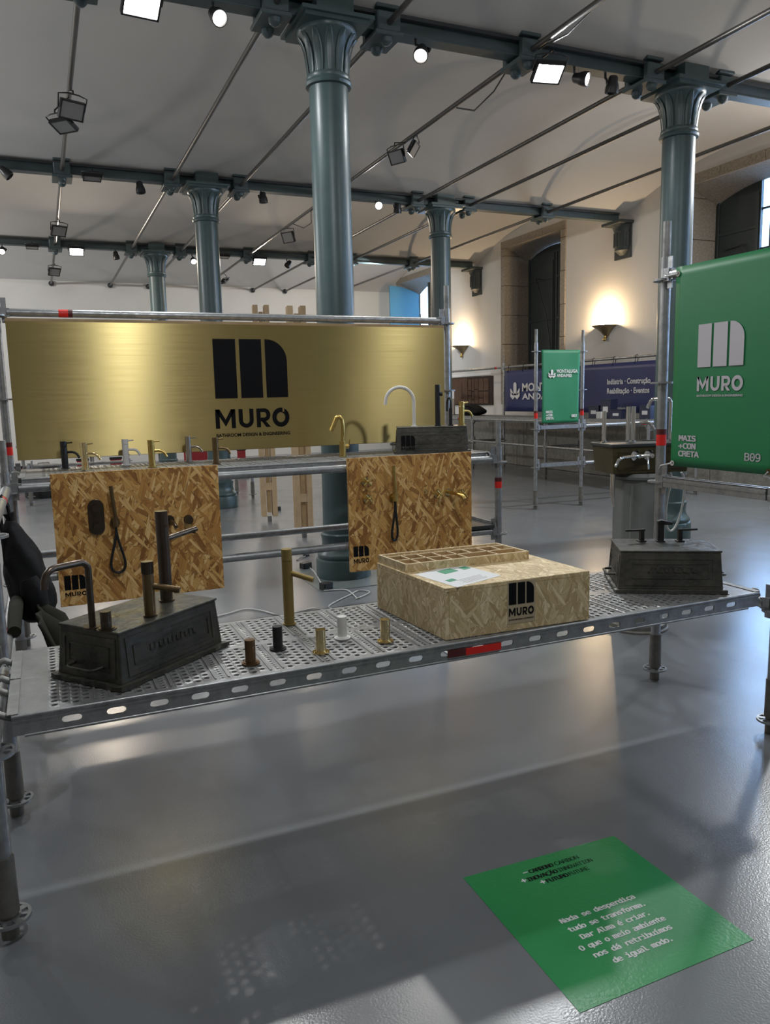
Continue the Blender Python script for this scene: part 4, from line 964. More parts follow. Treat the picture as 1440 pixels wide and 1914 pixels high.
for k in range(24): a = 2 * PI * k / 24; kn.box((.0187, 0, .162), (.0018, .002, .036), Matrix.Rotation(a, 4, 'Z'))
obj('knob', kn, 'dbronze', t)
obj('spout', MB().cyl((.012, 0, .1), (.1, 0, .085), .0105, n=18).cyl((.088, 0, .086), (.089, 0, .076), .008, n=14), 'umber', t)
t = thing('tall_mixer', 'tall dark bronze pillar mixer with long spout on the left mould', 'tap', (.352, 2.735, LZ), R(28))
obj('base_ring', MB().cyl((0, 0, 0), (0, 0, .006), .027, n=28), 'dbronze', t)
obj('body', MB().cyl((0, 0, .006), (0, 0, .27), .0215, n=28), 'dbronze', t)
obj('knob', MB().cyl((0, 0, .272), (0, 0, .318), .0215, n=28), 'dbronze', t, bevel=.001)
obj('spout', MB().cyl((.012, 0, .218), (.145, 0, .235), .0095, n=18).cyl((.132, 0, .233), (.132, 0, .221), .008, n=14), 'dbronze', t)
# valves standing on the perforated planks
KZ = DZ + .003
deck_knob((.574, 2.462, KZ), 'bronze', 'brown bronze valve on the perforated deck, leftmost of the five')
deck_knob((.698, 2.568, KZ), 'black', 'matt black valve on the perforated deck')
deck_knob((.82, 2.46, KZ), 'gold', 'polished gold valve on the perforated deck, left of the white one')
deck_knob((.942, 2.575, KZ), 'white', 'matt white valve on the perforated deck')
deck_knob((1.066, 2.468, KZ), 'gold', 'polished brass valve on the perforated deck, nearest the OSB box')
t = thing('tall_mixer', 'tall satin brass pillar mixer standing directly on the perforated deck', 'tap', (.822, 2.84, KZ), R(-38))
obj('base_ring', MB().cyl((0, 0, 0), (0, 0, .005), .026, n=28), 'satinbrass', t)
obj('body', MB().cyl((0, 0, .005), (0, 0, .252), .0205, n=28), 'satinbrass', t)
obj('knob', MB().cyl((0, 0, .2535), (0, 0, .298), .0205, n=28), 'satinbrass', t, bevel=.001)
obj('spout', MB().cyl((.012, 0, .205), (.105, 0, .18), .0105, n=18), 'satinbrass', t)
# three black taps on the right mould
RZ_ = DZ + .003 + .184
def lever(x, y, rz, label):
    t = thing('lever_valve', label, 'tap', (x, y, RZ_), rz, None)
    obj('base_ring', MB().box((0, 0, .003), (.036, .036, .006)), 'black', t, bevel=.003)
    obj('stem', MB().box((0, 0, .028), (.018, .022, .046)), 'black', t, bevel=.002)
    obj('blade', MB().prism([(-.012, -.011), (.03, -.011), (.078, -.006), (.078, .006), (.03, .011), (-.012, .011)], .008, None, .05), 'black', t, bevel=.001)
lever(2.475, 2.74, R(165), 'black lever valve with blade handle, left of three on the right mould')
lever(2.622, 2.655, R(-22), 'black lever valve with blade handle, right of three on the right mould')
t = thing('block_spout', 'black square block spout, middle of three on the right mould', 'tap', (2.548, 2.70, RZ_), R(-32))
obj('base_ring', MB().box((0, 0, .003), (.04, .04, .006)), 'black', t, bevel=.003)
obj('body', MB().box((0, 0, .048), (.028, .034, .09)), 'black', t, bevel=.002)
obj('spout', MB().prism([(-.014, .095), (.0, .1), (.05, .09), (.05, .078), (-.014, .078)], .034, frame((0, .017, 0), (1, 0, 0), (0, 0, 1))), 'black', t, bevel=.001)

# ================================================================ GREEN BANNERS
def sheet(w, h, T, nx=16, ny=22, amp=.004, seed=0, th=.0016):
    rg = random.Random(seed); ph = [rg.uniform(0, 6) for _ in range(6)]
    def dz(u, v): return amp * (math.sin(3.1 * u + ph[0] + 2 * v) + .6 * math.sin(5 * v + ph[1] - 2 * u) + .4 * math.sin(9 * u + 4 * v + ph[2]))
    mb = MB(); vs = []
    for s in (0, -th):
        vs += [(w * i / nx, h * j / ny, dz(i / nx, j / ny) + s) for j in range(ny + 1) for i in range(nx + 1)]
    n = (nx + 1) * (ny + 1); g = lambda i, j, o=0: o + j * (nx + 1) + i
    fs = [(g(i, j), g(i + 1, j), g(i + 1, j + 1), g(i, j + 1)) for j in range(ny) for i in range(nx)]
    fs += [(g(i, j, n), g(i, j + 1, n), g(i + 1, j + 1, n), g(i + 1, j, n)) for j in range(ny) for i in range(nx)]
    for i in range(nx): fs += [(g(i, 0), g(i, 0, n), g(i + 1, 0, n), g(i + 1, 0)), (g(i, ny), g(i + 1, ny), g(i + 1, ny, n), g(i, ny, n))]
    for j in range(ny): fs += [(g(0, j), g(0, j + 1), g(0, j + 1, n), g(0, j, n)), (g(nx, j), g(nx, j, n), g(nx, j + 1, n), g(nx, j + 1))]
    return mb.add(vs, fs, True, T)
def brand3(t, T, x, y, w, h, m='whiteprint'):
    mb = MB(); lh = h / 3
    for k, (tx, f) in enumerate((('MAIS', .83), ('+CON', .83), ('CRETA', 1.0))):
        text(mb, (tx, .03, True, .9), w * f, lh * .78, T @ Matrix.Translation((x, y + (2 - k) * lh, 0)))
    return obj('lettering', mb, m, t, label='small three-line lettering')
BXp = XB - .03; KB = BXp / 2.89
t = thing('banner', 'large green banner lettered B09 hung on the tall scaffold posts at the right edge', 'banner', (0, 0, 0), 0)
BT = frame((BXp, 3.005 * KB, 1.152), (0, -1, 0), (0, 0, 1))          # faces -X, reads towards the camera
def B9(y, z): return off(BT @ Matrix.Translation((3.005 * KB - y * KB, 1.52 + (z - 1.52) * KB - 1.152, 0)), .0022)
obj('cloth', sheet(.60, .95, BT, amp=.0007, seed=3), 'green', t)
obj('emblem', emblem(MB(), .262, .196, B9(2.848, 1.626)), 'greyprint', t, label='pale three-bar emblem')
obj('lettering', text(MB(), ('MURO', .045), .264, .066, B9(2.848, 1.514)), 'greyprint', t, label='pale word MURO')
obj('tagline', text(MB(), ('BATHROOM DESIGN & ENGINEERING', .03), .264, .0105, B9(2.847, 1.487)), 'greyprint', t, label='small pale tagline')
brand3(t, B9(2.955, 1.196), 0, 0, .133, .112, 'greyprint')
obj('lettering', text(MB(), ('B09', .008, True, .9), .085, .036, B9(2.554, 1.199)), 'greyprint', t, label='stand number B09')
for y, z in ((2.99, 1.16), (2.42, 1.16), (2.99, 2.08), (2.42, 2.08)):
    obj('eyelet', MB().lathe([(.006, 0), (.013, 0), (.013, .004), (.006, .004), (.006, 0)], 14, B9(y, z)), 'chrome', t)
    e = .05 if y > 2.7 else -.06
    obj('tie', MB().tube([B9(y, z) @ Vector((0, 0, .004)), (BXp - .012, y + e * .4, z - .012), (BXp + .01, y + e, z - .03 if z < 1.5 else z)], .004, 6), 'cable', t)

# ---- the neighbouring stand with its own green banner
ms = thing('scaffold_stand', 'narrow scaffold frame in the background carrying the smaller green banner', 'scaffold', (0, 0, 0))
MX0, MX1, MY = 5.92, 6.66, 8.57
standard(ms, MX0, MY, 2.17, 5, bands=((1.20, 1.27),)); standard(ms, MX1, MY, 2.17, 5, bands=((1.22, 1.28),))
standard(ms, 8.73, MY, 1.17, 3)
for z in (.58, 1.08):
    ledger(ms, (MX0, MY, z), (MX1, MY, z), kind='U'); ledger(ms, (MX1, MY, z), (8.73, MY, z), band=(1.0, 1.1) if z > 1 else None)
t = thing('banner', 'smaller green banner lettered B03 on the narrow scaffold frame in the background', 'banner', (0, 0, 0))
MT = frame((MX0 + .07, MY - .03, 1.13), (1, 0, 0), (0, 0, 1))
obj('cloth', sheet(.60, .95, MT, amp=.006, seed=8), 'green2', t)
def hexlogo(mb, s, T):
    """a round socket standing on a three-lobed foot"""
    mb.prism([(-.16 * s, .28 * s), (.16 * s, .28 * s), (.16 * s, .86 * s)] + [(.16 * s * math.cos(a), .86 * s + .14 * s * math.sin(a)) for a in [PI * k / 8 for k in range(1, 8)]] + [(-.16 * s, .86 * s)], .001, T)
    for sx in (-1, 1):
        mb.prism([(sx * x * s, y * s) for x, y in ((.0, .18), (.22, .04), (.48, .22), (.48, .44), (.24, .27), (.0, .40))][::sx], .001, T)
        mb.prism([(sx * x * s, y * s) for x, y in ((.2, .44), (.3, .36), (.48, .48), (.48, .66), (.4, .64))][::sx], .001, T)
    return mb
T9 = off(MT, .012)
P = lambda x, z: T9 @ Matrix.Translation((x - MX0 - .07, z - 1.13, 0))
obj('emblem', hexlogo(MB(), .115, P(6.14, 1.712)), 'whiteprint', t, label='white socket emblem')
obj('lettering', text(text(MB(), ('MONTALUGA', .03), .335, .048, P(6.215, 1.782)), ('ANDAIMES', .03), .24, .042, P(6.215, 1.728)), 'whiteprint', t, label='white two-line lettering')
brand3(t, P(6.05, 1.18), 0, 0, .125, .125); obj('lettering', text(MB(), ('B03', .02, True, .9), .085, .04, P(6.46, 1.20)), 'whiteprint', t, label='stand number B03')

# ---- long scaffold table along the right wall with the blue banner
ts = thing('scaffold_stand', 'long scaffold table along the right wall, carrying the blue banner', 'scaffold', (0, 0, 0))
TB, TF = 8.95, 8.19
TY = (8.98, 11.55, 14.12, 16.69)
for i, y in enumerate(TY):
    standard(ts, TB, y, 2.17 if i else 2.17, 5); standard(ts, TF, y, 1.04, 2, spig=False)
    for z in (.58, 1.0): ledger(ts, (TF, y, z), (TB, y, z))
for a, b in zip(TY[:-1], TY[1:]):
    for z in (.58, 1.03): ledger(ts, (TF, a, z), (TF, b, z), band=(.5, .56) if (z > 1 and a > 14) else None)
    ledger(ts, (TB, a, 2.08), (TB, b, 2.08), band=(.25, .31) if a > 14 else None)
tt = thing('worktop', 'long grey worktop on the scaffold table under the blue banner', 'tabletop', (TF + .38, 12.83, 1.06))
obj('board', MB().box((0, 0, .015), (.74, 7.6, .03)), 'galvdull', tt); obj('edge_rail', MB().box((-.37, 0, -.015), (.02, 7.6, .09)), 'galv', tt)
t = thing('banner', 'long blue banner with white logo and two lines of text behind the worktop', 'banner', (0, 0, 0))
LT = frame((TB - .04, 14.02, 1.17), (0, -1, 0), (0, 0, 1))
obj('cloth', sheet(4.6, .83, LT, nx=40, ny=8, amp=.004, seed=5), 'blue', t)
def L(y, z): return off(LT @ Matrix.Translation((14.02 - y, z - 1.17, 0)), .012)
obj('emblem', hexlogo(MB(), .36, L(13.62, 1.40)), 'whiteprint', t, label='white socket emblem')
obj('lettering', text(text(MB(), ('MONTALUGA', .03), 1.75, .165, L(13.36, 1.57)), ('ANDAIMES', .03), 1.42, .125, L(13.36, 1.41)), 'whiteprint', t, label='white two-line logo lettering')
obj('lettering', text(text(MB(), ('Indústria · Construção', .03), 1.04, .115, L(10.78, 1.625)), ('Reabilitação · Eventos', .03), 1.02, .115, L(10.78, 1.47)), 'whiteprint', t, label='two lines of white text')
obj('lettering', text(MB(), ('montaluga.pt', .01), .42, .055, L(10.64, 1.22)), 'whiteprint', t, label='small web address')
for k in range(9):
    y = 13.9 - k * .54
    obj('tie', MB().tube([(TB - .05, y, 1.97), (TB - .03, y, 2.02), (TB - .034, y, 2.1), (TB, y, 2.115), (TB + .034, y, 2.09), (TB + .01, y, 2.0)], .006, 6), 'fabric', t)
# things on the worktop
WZ = 1.0915
for i, (x, y, sx, sy, sz, m, lb) in enumerate(((8.6, 10.62, .22, .26, .2, 'navybox', 'navy blue product box on the worktop, left of the group'), (8.55, 10.3, .18, .2, .3, 'navybox', 'taller navy product box on the worktop, middle of the group'), (8.5, 10.02, .16, .2, .14, 'navybox', 'low dark product box on the worktop, right of the group'), (8.42, 10.34, .1, .12, .1, 'whiteprint', 'small white box in front of the navy boxes'), (8.66, 9.5, .2, .2, .2, 'navybox', 'dark product box on the worktop near the right scaffold post'), (8.62, 11.66, .12, .16, .16, 'whiteprint', 'small white box on the worktop beside the B03 banner'))):
    t = thing('product_box', lb, 'box', (x, y, WZ), .2 * (i % 3), 'product boxes on the worktop')
    obj('carton', MB().box((0, 0, sz / 2), (sx, sy, sz)), m, t, bevel=.004); obj('lid', MB().box((0, 0, sz + .006), (sx + .006, sy + .006, .012)), m, t, bevel=.002)
    if m == 'navybox': obj('white_label', MB().box((-sx / 2 - .0014, 0, sz * .5), (.002, sy * .5, sz * .3)), 'whiteprint', t)
t = thing('kit_bag', 'slumped dark bag on the worktop, left of the blue banner', 'bag', (8.5, 14.6, WZ))
g = MB().sphere((0, 0, 0), 1, 24, 14); g.v = [(x * .2 * (1 + .08 * math.sin(5 * y + 3 * z)), y * .42, max(z, -.6) * (.15 + .05 * math.sin(2 * y)) + .09) for x, y, z in g.v]
obj('bag_body', g, 'fabric', t); obj('strap', MB().tube([(-.1, -.3, .1), (-.16, -.1, .2), (-.16, .15, .2), (-.1, .3, .1)], .012, 8), 'fabric', t)
t = thing('card_holder', 'small upright card holder with white card, below the brown board', 'sign holder', (8.5, 15.5, WZ))
obj('foot', MB().box((0, 0, .006), (.16, .16, .012)), 'galvdull', t); obj('stem', MB().box((0, 0, .2), (.03, .09, .38)), 'granite', t); obj('card', MB().box((-.02, 0, .45), (.01, .14, .18)), 'whiteprint', t)
t = thing('sample_board', 'brown board of rectangular cork tiles leaning on the right wall', 'board', (9.534, 16.5, 1.3))
obj('backing', MB().box((0, .0, .32), (.03, 2.0, .66)), 'corkdark', t)
obj('plain_panel', MB().box((-.02, .55, .32), (.02, .86, .62)), 'cork', t)
ti = MB(); rg = random.Random(4); yy = .1
for cw, hs in ((.17, (.2, .12, .28)), (.13, (.1, .2, .3)), (.2, (.34, .26)), (.22, (.14, .16, .3)), (.24, (.3, .3))):
    z = 0.01
    for h in hs:
        obj('cork_tile', MB().box((-.022, yy - cw / 2, z + h / 2), (.018, cw - .02, h - .02)), 'cork', t); z += h
    yy -= cw
obj('wall_strip', MB().box((.005, 0.2, .70), (.02, 2.2, .06)), 'white', t, label='white strip above the board')

# ================================================================ FOUNTAIN ON A PEDESTAL
fx, fy = 3.46, 3.86
t = thing('pedestal', 'grey metal pedestal standing on the floor behind the right mould', 'pedestal', (fx, fy, 0), R(-12))
oc = [(.165 * math.cos(2 * PI * k / 8 + PI / 8), .165 * math.sin(2 * PI * k / 8 + PI / 8)) for k in range(8)]
obj('shaft', MB().prism(oc, .93, None, .05), 'pedestal', t, bevel=.01)
obj('foot', MB().lathe([(0, 0), (.2, 0), (.2, .012), (.19, .02), (.19, .045), (.18, .052), (0, .052)], 32), 'collar', t)
obj('cap', MB().lathe([(.14, .97), (.18, .98), (.185, .995), (.17, 1.015), (0, 1.015)], 32), 'pedestal', t)
obj('seam', MB().box((-.125, -.125, .5), (.012, .012, .89), Matrix.Rotation(0, 4, 'Z')), 'pedestal', t)
FA = R(-14); t = thing('trough', 'olive bronze trough with chrome taps on top of the grey pedestal', 'trough', (fx, fy, 1.017), FA)
def frus(x0, x1, y0, y1, z0, X0, X1, Y0, Y1, z1): return MB().add([(x0, y0, z0), (x1, y0, z0), (x1, y1, z0), (x0, y1, z0), (X0, Y0, z1), (X1, Y0, z1), (X1, Y1, z1), (X0, Y1, z1)], [(0, 3, 2, 1), (4, 5, 6, 7), (0, 1, 5, 4), (1, 2, 6, 5), (2, 3, 7, 6), (3, 0, 4, 7)])
obj('basin', frus(-.245, .245, -.135, .135, 0, -.26, .26, -.15, .15, .172), 'trough', t, bevel=.008)
obj('rim', MB().box((0, -.15, .177), (.54, .016, .02)).box((0, .15, .177), (.54, .016, .02)).box((-.263, 0, .177), (.016, .3, .02)).box((.263, 0, .177), (.016, .3, .02)), 'darkiron', t, bevel=.004)
obj('grille', MB().box((0, 0, .178), (.51, .284, .006)), 'darkiron', t)
p = MB()
for (a, b, c_, d_) in ((-.22, .026, .22, .032), (-.22, .135, .22, .141), (-.22, .026, -.214, .141), (.214, .026, .22, .141)): p.prism([(a, b), (c_, b), (c_, d_), (a, d_)], .006, frame((0, -.136, 0), (1, 0, 0), (0, -.079, 1)))
obj('pressed_frame', p, 'trough', t)
def ftap(name, label, lx, ly, lz, build):
    c, s = math.cos(FA), math.sin(FA)
    tt = thing(name, label, 'tap', (fx + lx * c - ly * s, fy + lx * s + ly * c, lz), FA); build(tt); return tt
def b1(tt):
    obj('base_ring', MB().cyl((0, 0, 0), (0, 0, .006), .034, n=24), 'chrome', tt)
    obj('pillar', MB().cyl((-.017, 0, .005), (-.017, 0, .225), .0135, n=18).cyl((.017, 0, .005), (.017, 0, .225), .0135, n=18), 'chrome', tt)
    obj('spout', MB().tube([(.02, 0, .12), (.1, 0, .125), (.13, 0, .115), (.155, -.01, .075)], .011, 12), 'chrome', tt)
ftap('fountain_tap', 'double chrome pillar tap with low spout on the olive trough', -.06, .02, 1.202, b1)
def b2(tt):
    obj('pillar', MB().cyl((0, 0, 0), (0, 0, .2), .013, n=18), 'chrome', tt); obj('base_ring', MB().cyl((0, 0, 0), (0, 0, .006), .02, n=20), 'chrome', tt)
ftap('fountain_tap', 'slim chrome pillar at the left end of the olive trough', -.225, .05, 1.202, b2)
def b3(tt):
    obj('base_ring', MB().cyl((0, 0, 0), (0, 0, .006), .025, n=20), 'chrome', tt)
    obj('neck', MB().tube([(0, 0, .005), (0, 0, .245), (-.01, 0, .262), (-.03, 0, .27), (-.12, 0, .268), (-.14, -.003, .258), (-.165, -.01, .215)], .011, 14), 'chrome', tt)
ftap('fountain_tap', 'tall chrome tap with flat spout pointing left, behind the scaffold post', .2, 0, 1.202, b3)
def b4(tt):
    for x in (-.03, .055): obj('rosette', MB().lathe([(0, 0), (.032, 0), (.034, .01), (.02, .03), (.014, .05), (0, .052)], 20, Matrix.Translation((x, 0, 0)) @ Matrix.Rotation(PI / 2, 4, 'X')), 'chrome', tt)
    obj('spout', MB().tube([(-.03, -.04, .0), (-.06, -.06, .003), (-.16, -.1, .002), (-.2, -.12, -.012), (-.22, -.125, -.05)], .009, 12), 'chrome', tt)
    obj('lever', MB().tube([(.02, -.02, 0), (.02, -.06, -.01), (.02, -.07, -.08)], .006, 8), 'chrome', tt)
    obj('bridge', MB().cyl((-.03, -.035, 0), (.055, -.035, 0), .012, n=14), 'chrome', tt)
ftap('fountain_tap', 'chrome wall-type tap on the front face of the olive trough, spout to the left', -.08, -.146, 1.13, b4)
def b5(tt):
    obj('pipe', MB().tube([(0, 0, 0), (-.003, 0, -.12), (.004, -.01, -.2)], [.016, .014, .008], 10), 'chrome', tt)
ftap('drain_pipe', 'chrome pipe hanging below the left end of the olive trough', -.232, -.1, 1.017, b5)
P = []
for k in range(25):
    a = -PI / 2 + 2 * PI * k / 24 * .92 + PI * 1.08
    P.append((3.76 + .07 * math.cos(a), 3.86 - .03 * math.sin(a), .80 + .2 * math.sin(a)))
tag(obj('hose', MB().tube([(3.60, 3.83, 1.1)] + [(3.66, 3.84, 1.06)] + P[2:], .0075, 10), 'hose'), 'clear hose hanging in a loop behind the green B09 banner', 'hose')

# ================================================================ BAG AND JACKET ON THE LEFT SCAFFOLD
t = thing('drawstring_bag', 'black drawstring backpack hanging on the left scaffold rail', 'bag', (-.115, 4.0, .49))
sec = [(0, .004, .02), (.012, -.03, .05), (.035, -.055, .10), (.09, -.08, .113), (.17, -.094, .108), (.25, -.100, .082), (.33, -.104, .060), (.40, -.104, .028), (.46, -.095, -.005), (.50, -.075, -.035)]
g = MB(); n = 36; vs = []; fine = []
for i in range(len(sec) - 1):
    for k in range(4):
        u = k / 4; fine.append(tuple(a + (b - a) * (u * u * (3 - 2 * u)) for a, b in zip(sec[i], sec[i + 1])))
fine.append(sec[-1])
for z, a, b in fine:
    cx_, hw_ = (a + b) / 2, (b - a) / 2
    for k in range(n):
        th2 = 2 * PI * k / n; f = 1 + .05 * math.sin(5 * th2 + 22 * z) + .04 * math.sin(3 * th2 - 31 * z)
        vs.append((cx_ + hw_ * f * math.cos(th2), min(hw_ * 1.35, .13) * f * math.sin(th2), z))
m_ = len(fine)
g.add(vs, [(i * n + k, i * n + (k + 1) % n, (i + 1) * n + (k + 1) % n, (i + 1) * n + k) for i in range(m_ - 1) for k in range(n)] + [tuple(range(n))[::-1], tuple(range((m_ - 1) * n, m_ * n))], True)
obj('bag_body', g, 'fabric', t)
obj('gathered_neck', MB().tube([(-.055, 0, .48), (-.055, 0, .51), (-.06, 0, .535)], [.028, .018, .026], 14), 'fabric', t)
obj('front_pocket', MB().tube([(.03, -.105, .1), (.02, -.118, .17), (0, -.112, .24)], [.05, .06, .04], 14), 'fabric', t)
for s in (-.03, .03): obj('strap', MB().tube([(-.055, s * .5, .51), (-.06, s, .57), (-.085, s, .618), (-.11, s, .6), (-.095, s * .9, .52), (-.09, s * 2.5, .3)], .007, 8), 'fabric', t)
t = thing('jacket', 'dark olive jacket draped over the lower left scaffold rail under the backpack', 'jacket', (-.1, 3.75, .2))
def drape(w, h, n=40, m=18, sx=1):
    mb = MB(); vs = []
    for o in (0, .012):
        for j in range(m + 1):
            v = j / m
            for i in range(n + 1):
                u = i / n; fold = .022 * math.sin(17 * u + 3 * v) + .014 * math.sin(31 * u + 1.3) * v
                vs.append((sx * (.03 + .085 * math.sin(v * PI * .5) + fold * (.4 + v)) - o * sx, (u - .5) * w * (1 + .18 * v), .42 - h * v + .01 * math.sin(9 * u)))
    N = (n + 1) * (m + 1); g_ = lambda i, j, o=0: o * N + j * (n + 1) + i
    fs = [(g_(i, j), g_(i + 1, j), g_(i + 1, j + 1), g_(i, j + 1)) for j in range(m) for i in range(n)] + [(g_(i, j, 1), g_(i, j + 1, 1), g_(i + 1, j + 1, 1), g_(i + 1, j, 1)) for j in range(m) for i in range(n)]
    for j in range(m): fs += [(g_(0, j), g_(0, j + 1), g_(0, j + 1, 1), g_(0, j, 1)), (g_(n, j), g_(n, j, 1), g_(n, j + 1, 1), g_(n, j + 1))]
    for i in range(n): fs += [(g_(i, 0), g_(i, 0, 1), g_(i + 1, 0, 1), g_(i + 1, 0)), (g_(i, m), g_(i + 1, m), g_(i + 1, m, 1), g_(i, m, 1))]
    return mb.add(vs, fs, True)
obj('front_half', drape(.62, .38), 'jacket', t)
b = drape(.6, .3, sx=-1); b.v = [(x - .14, y, z) for x, y, z in b.v]; obj('back_half', b, 'jacket', t)
obj('collar', MB().tube([(-.07, -.32, .405), (-.07, -.1, .43), (-.07, .1, .43), (-.07, .32, .405)], [.026, .03, .03, .026], 12), 'jacket', t)
sl = MB().tube([(.03, -.06, .40), (.085, -.10, .33), (.115, -.13, .22), (.125, -.14, .1), (.11, -.12, .0)], [.03, .055, .06, .05, .04], 18, flat=.7)
sl.v = [(x + .008 * math.sin(60 * z + 20 * y), y + .006 * math.sin(75 * z), z) for x, y, z in sl.v]
obj('sleeve', sl, 'jacket', t)
sl = MB().tube([(.02, .12, .40), (.08, .1, .33), (.12, .06, .24), (.125, .03, .14), (.10, .02, .06)], [.03, .055, .06, .05, .04], 18, flat=.7)
sl.v = [(x + .008 * math.sin(55 * z + 14 * y), y, z) for x, y, z in sl.v]
obj('sleeve', sl, 'jacket', t)

# ================================================================ TIMBER POSTS BEHIND THE SIGN
def timber_post(x, y, h, lb, rz):
    t = thing('timber_post', lb, 'post', (x, y, 0), rz, 'bundled timber posts')
    for sx in (-.068, .068):
        for sy in (-.05, .05): obj('timber', MB().box((sx, sy, (h + .07) / 2), (.062, .045, h - .07)), 'timber', t, bevel=.003, seg=1)
    obj('core', MB().box((0, 0, h * .5 + .02), (.045, .1, h - .2)), 'plywood', t)
    for z in (.45, 1.3, 2.1): obj('spacer_block', MB().box((0, -.056, z), (.074, .03, .09)), 'timber', t)
    obj('foot', MB().box((0, 0, .035), (.05, .05, .07)), 'galvdull', t)
timber_post(2.575, 8.16, 2.5, 'bundle of pale timbers standing on the floor, nearer and right one', R(-10))
timber_post(2.55, 9.5, 2.66, 'bundle of pale timbers standing on the floor, farther and left one', R(-10))

# ================================================================ FAR LEFT STANDS SEEN UNDER THE SHELF
bs = thing('scaffold_stand', 'low scaffold table far behind, seen between the shelf and the floor at the left', 'scaffold', (0, 0, 0))
for x, y in ((-.24, 13.0), (2.84, 12.55), (2.96, 11.98), (-.24, 13.75), (1.3, 13.75)): standard(bs, x, y, .6, 2, spig=False)
ledger(bs, (-.24, 13.75, .55), (1.3, 13.75, .55), m='galvdull')
t = thing('drum_case', 'black round case on the floor far behind, at the left under the shelf', 'case', (-.02, 14.2, 0))
obj('case_body', MB().lathe([(0, 0), (.32, 0), (.33, .02), (.33, .5), (.31, .53), (0, .53)], 28), 'black', t); obj('handle', MB().tube([(-.1, 0, .53), (-.08, 0, .57), (.08, 0, .57), (.1, 0, .53)], .012, 8), 'galvdull', t)
for i, (x, w, h) in enumerate(((-.28, .34, .42), (.55, .2, .5), (1.05, .2, .5), (2.35, .5, .62), (3.1, .16, .55), (4.2, .2, .6))):
    t = thing('red_stand', ['low red stand far behind, at the left edge below the brass sign', 'red stand far behind, right of the black tap', 'red stand far behind, right of the knurled gold tap', 'red and grey stand far behind, right of the bronze tap', 'narrow red stand far behind, left of the timber posts', 'dark red stand far behind, between the two timber posts'][i], 'display stand', (x * 1.15, 15.2, 0), 0, 'red display stands far behind')
    obj('panel', MB().box((0, 0, h / 2 + .03), (w, .04, h - .06)), 'redpaint', t, bevel=.004); obj('foot', MB().box((0, 0, .02), (w + .04, .3, .04)), 'black', t); obj('top_bar', MB().box((0, 0, h + .02), (w + .02, .06, .04)), 'black', t)
t = thing('display_table', 'long dark table with equipment far behind, seen below the brass sign', 'table', (1.6, 17.2, 0))
obj('tabletop', MB().box((0, 0, .72), (4.2, .7, .04)), 'galvdull', t)
for sx in (-2, -.7, .7, 2):
    for sy in (-.3, .3): obj('leg', MB().cyl((sx, sy, 0), (sx, sy, .7), .025, n=10), 'galvdull', t)
for i, (x, h) in enumerate(((-.6, .2), (.1, .26), (.5, .18))):
    t = thing('equipment_case', ['dark equipment case on the far table, left', 'dark equipment case on the far table, middle and tallest', 'dark equipment case on the far table, right'][i], 'case', (1.6 + x, 17.15, .7415))
    obj('case_body', MB().box((0, 0, h / 2), (.4, .3, h)), 'navybox', t, bevel=.01); obj('lid', MB().box((0, 0, h + .012), (.41, .31, .024)), 'black', t, bevel=.006)
# sockets and cables round the nearest column
for x, y, lb in ((2.16, 6.62, 'small black socket box on the floor, left behind the nearest column'), (2.06, 5.78, 'small black socket box on the floor plate, in front of the nearest column'), (2.97, 10.4, 'small black socket box on the floor, by the second row column')):
    t = thing('socket_box', lb, 'socket', (x - .07, y, .0045 if y < 6 else 0), .3)
    obj('case', MB().box((0, 0, .028), (.09, .07, .055)), 'black', t, bevel=.004); obj('cover', MB().box((0, -.036, .03), (.07, .004, .036)), 'darkiron', t)
def catmull(P, n=6):
    P = [Vector(p) for p in P]; Q = [P[0]] + P + [P[-1]]; out = []
    for i in range(1, len(Q) - 2):
        for k in range(n):
            u = k / n; out.append(.5 * ((2 * Q[i]) + (Q[i + 1] - Q[i - 1]) * u + (2 * Q[i - 1] - 5 * Q[i] + 4 * Q[i + 1] - Q[i + 2]) * u * u + (3 * Q[i] - Q[i - 1] - 3 * Q[i + 1] + Q[i + 2]) * u ** 3))
    return out + [P[-1]]
c1 = [(2.13, 6.70), (2.1, 6.4), (2.02, 6.0), (1.96, 5.75), (2.0, 5.72), (2.12, 5.66), (2.1, 5.4), (2.09, 5.38), (2.16, 5.42), (2.26, 5.52), (2.2, 5.6), (2.08, 5.5), (1.9, 5.35), (1.82, 5.24), (1.86, 5.1), (1.98, 4.86), (2.1, 4.4), (2.1, 3.9)]
tag(obj('power_cable', MB().tube(catmull([(x, y, .008) for x, y in c1]), .0055, 6), 'cable'), 'white power cable looping on the floor beside the nearest column', 'cable')
c2 = [(.75, 5.3), (1.09, 5.42), (1.25, 5.49), (1.35, 5.4), (1.45, 5.2), (1.6, 5.23), (1.72, 5.26), (1.8, 5.0), (1.86, 4.3)]
tag(obj('power_cable', MB().tube(catmull([(x, y, .008) for x, y in c2]), .0055, 6), 'cable'), 'white power cable running left along the floor behind the front deck', 'cable')
t = thing('cable_clip', 'bent grey bracket lying on the floor, left of the nearest column', 'bracket', (2.12, 6.98, 0), .6)
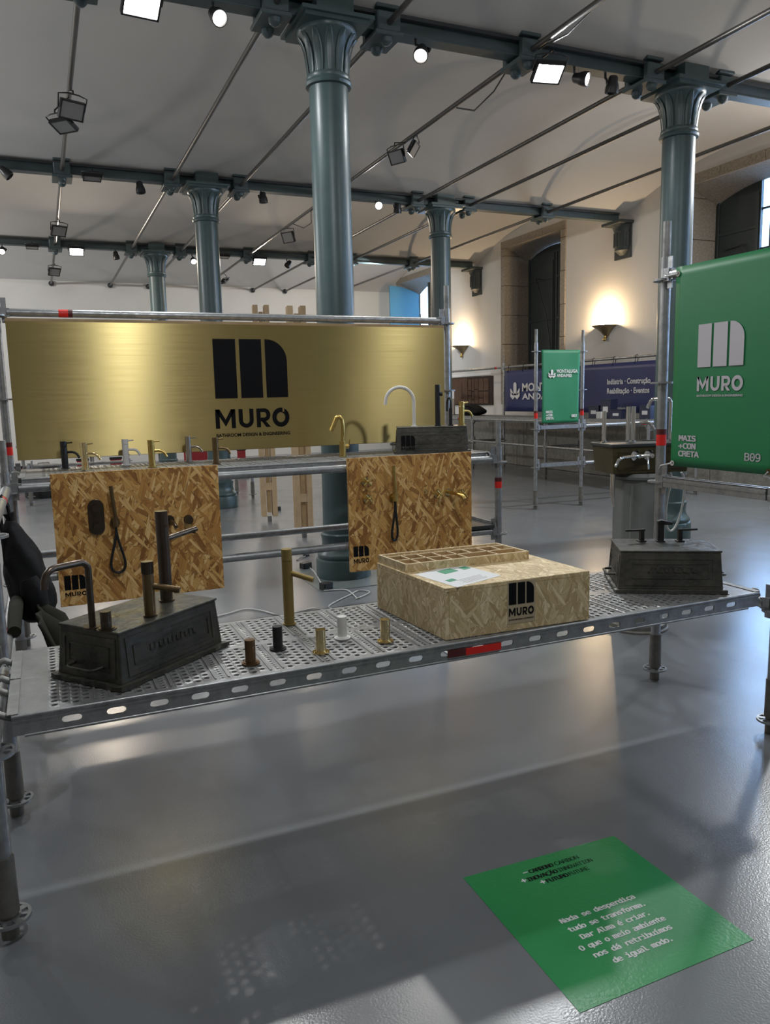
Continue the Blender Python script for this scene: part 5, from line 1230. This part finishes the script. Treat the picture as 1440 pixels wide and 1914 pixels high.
obj('strip', MB().tube([(0, 0, .006), (.06, .02, .02), (.12, .02, .012), (.2, .05, .006)], .008, 8), 'galvdull', t); obj('plug', MB().box((.21, .05, .012), (.05, .04, .024)), 'black', t, bevel=.003)

# ================================================================ FLOOR STICKER
t = thing('floor_sticker', 'square green floor sticker with white and black lettering in the foreground', 'floor sticker', (1.105, 1.398, 0))
Q = [(0.0, -.002), (.598, .004), (.594, .582), (.009, .601)]
obj('vinyl', MB().prism(Q, .0012, None, 0), 'rug', t)
def ft(s, x0, x1, y, h, m, bold, mono=True, sp=.85, full=False):
    mb = MB(); T = Matrix.Translation((x0 - 1.105, y - 1.398, .0018))
    return text(mb, (s, bold, mono, sp), x1 - x0, h, T, base=not full)
dk = [('CARBONO', 1.318, 1.410, .008), ('CARBON', 1.417, 1.511, 0), ('INOVAÇÃO', 1.289, 1.403, .008), ('INNOVATION', 1.408, 1.541, 0), ('FUTURO', 1.340, 1.421, .008), ('FUTURE', 1.426, 1.502, 0)]
for i, (s, a, b, bo_) in enumerate(dk):
    mb = ft(s, a, b, (1.924, 1.891, 1.860)[i // 2], .0245, 'ink', bo_)
    if bo_: mb.add([(x + .0012, y_, z + .0001) for x, y_, z in mb.v], list(mb.f))
    obj('lettering', mb, 'ink', t, label='black heading lettering')
for s, a, y in (('−', 1.297, 1.933), ('+', 1.269, 1.893), ('+', 1.319, 1.862)):
    obj('lettering', ft(s, a, a + .018, y, .018 if s == '+' else .004, 'whiteprint', .04, False, 1.0, True), 'whiteprint', t, label='white sign')
for i, (s, a, b, y) in enumerate((('Nada se desperdiça', 1.263, 1.535, 1.693), ('tudo se transforma.', 1.262, 1.537, 1.653), ('Dar Alma é criar.', 1.276, 1.519, 1.615), ('O que o meio ambiente', 1.243, 1.547, 1.578), ('nos dá retribuímos', 1.262, 1.536, 1.541), ('de igual modo.', 1.296, 1.499, 1.503))):
    mb = ft(s, a, b - .0012, y - .009, .0255, 'whiteprint', .012, True, .86)
    n_ = len(mb.v); mb.add([(x + .0013, y_ + .0004, z + .0001) for x, y_, z in mb.v], list(mb.f))      # struck twice: a bolder face
    obj('lettering', mb, 'whiteprint', t, label='white body lettering')
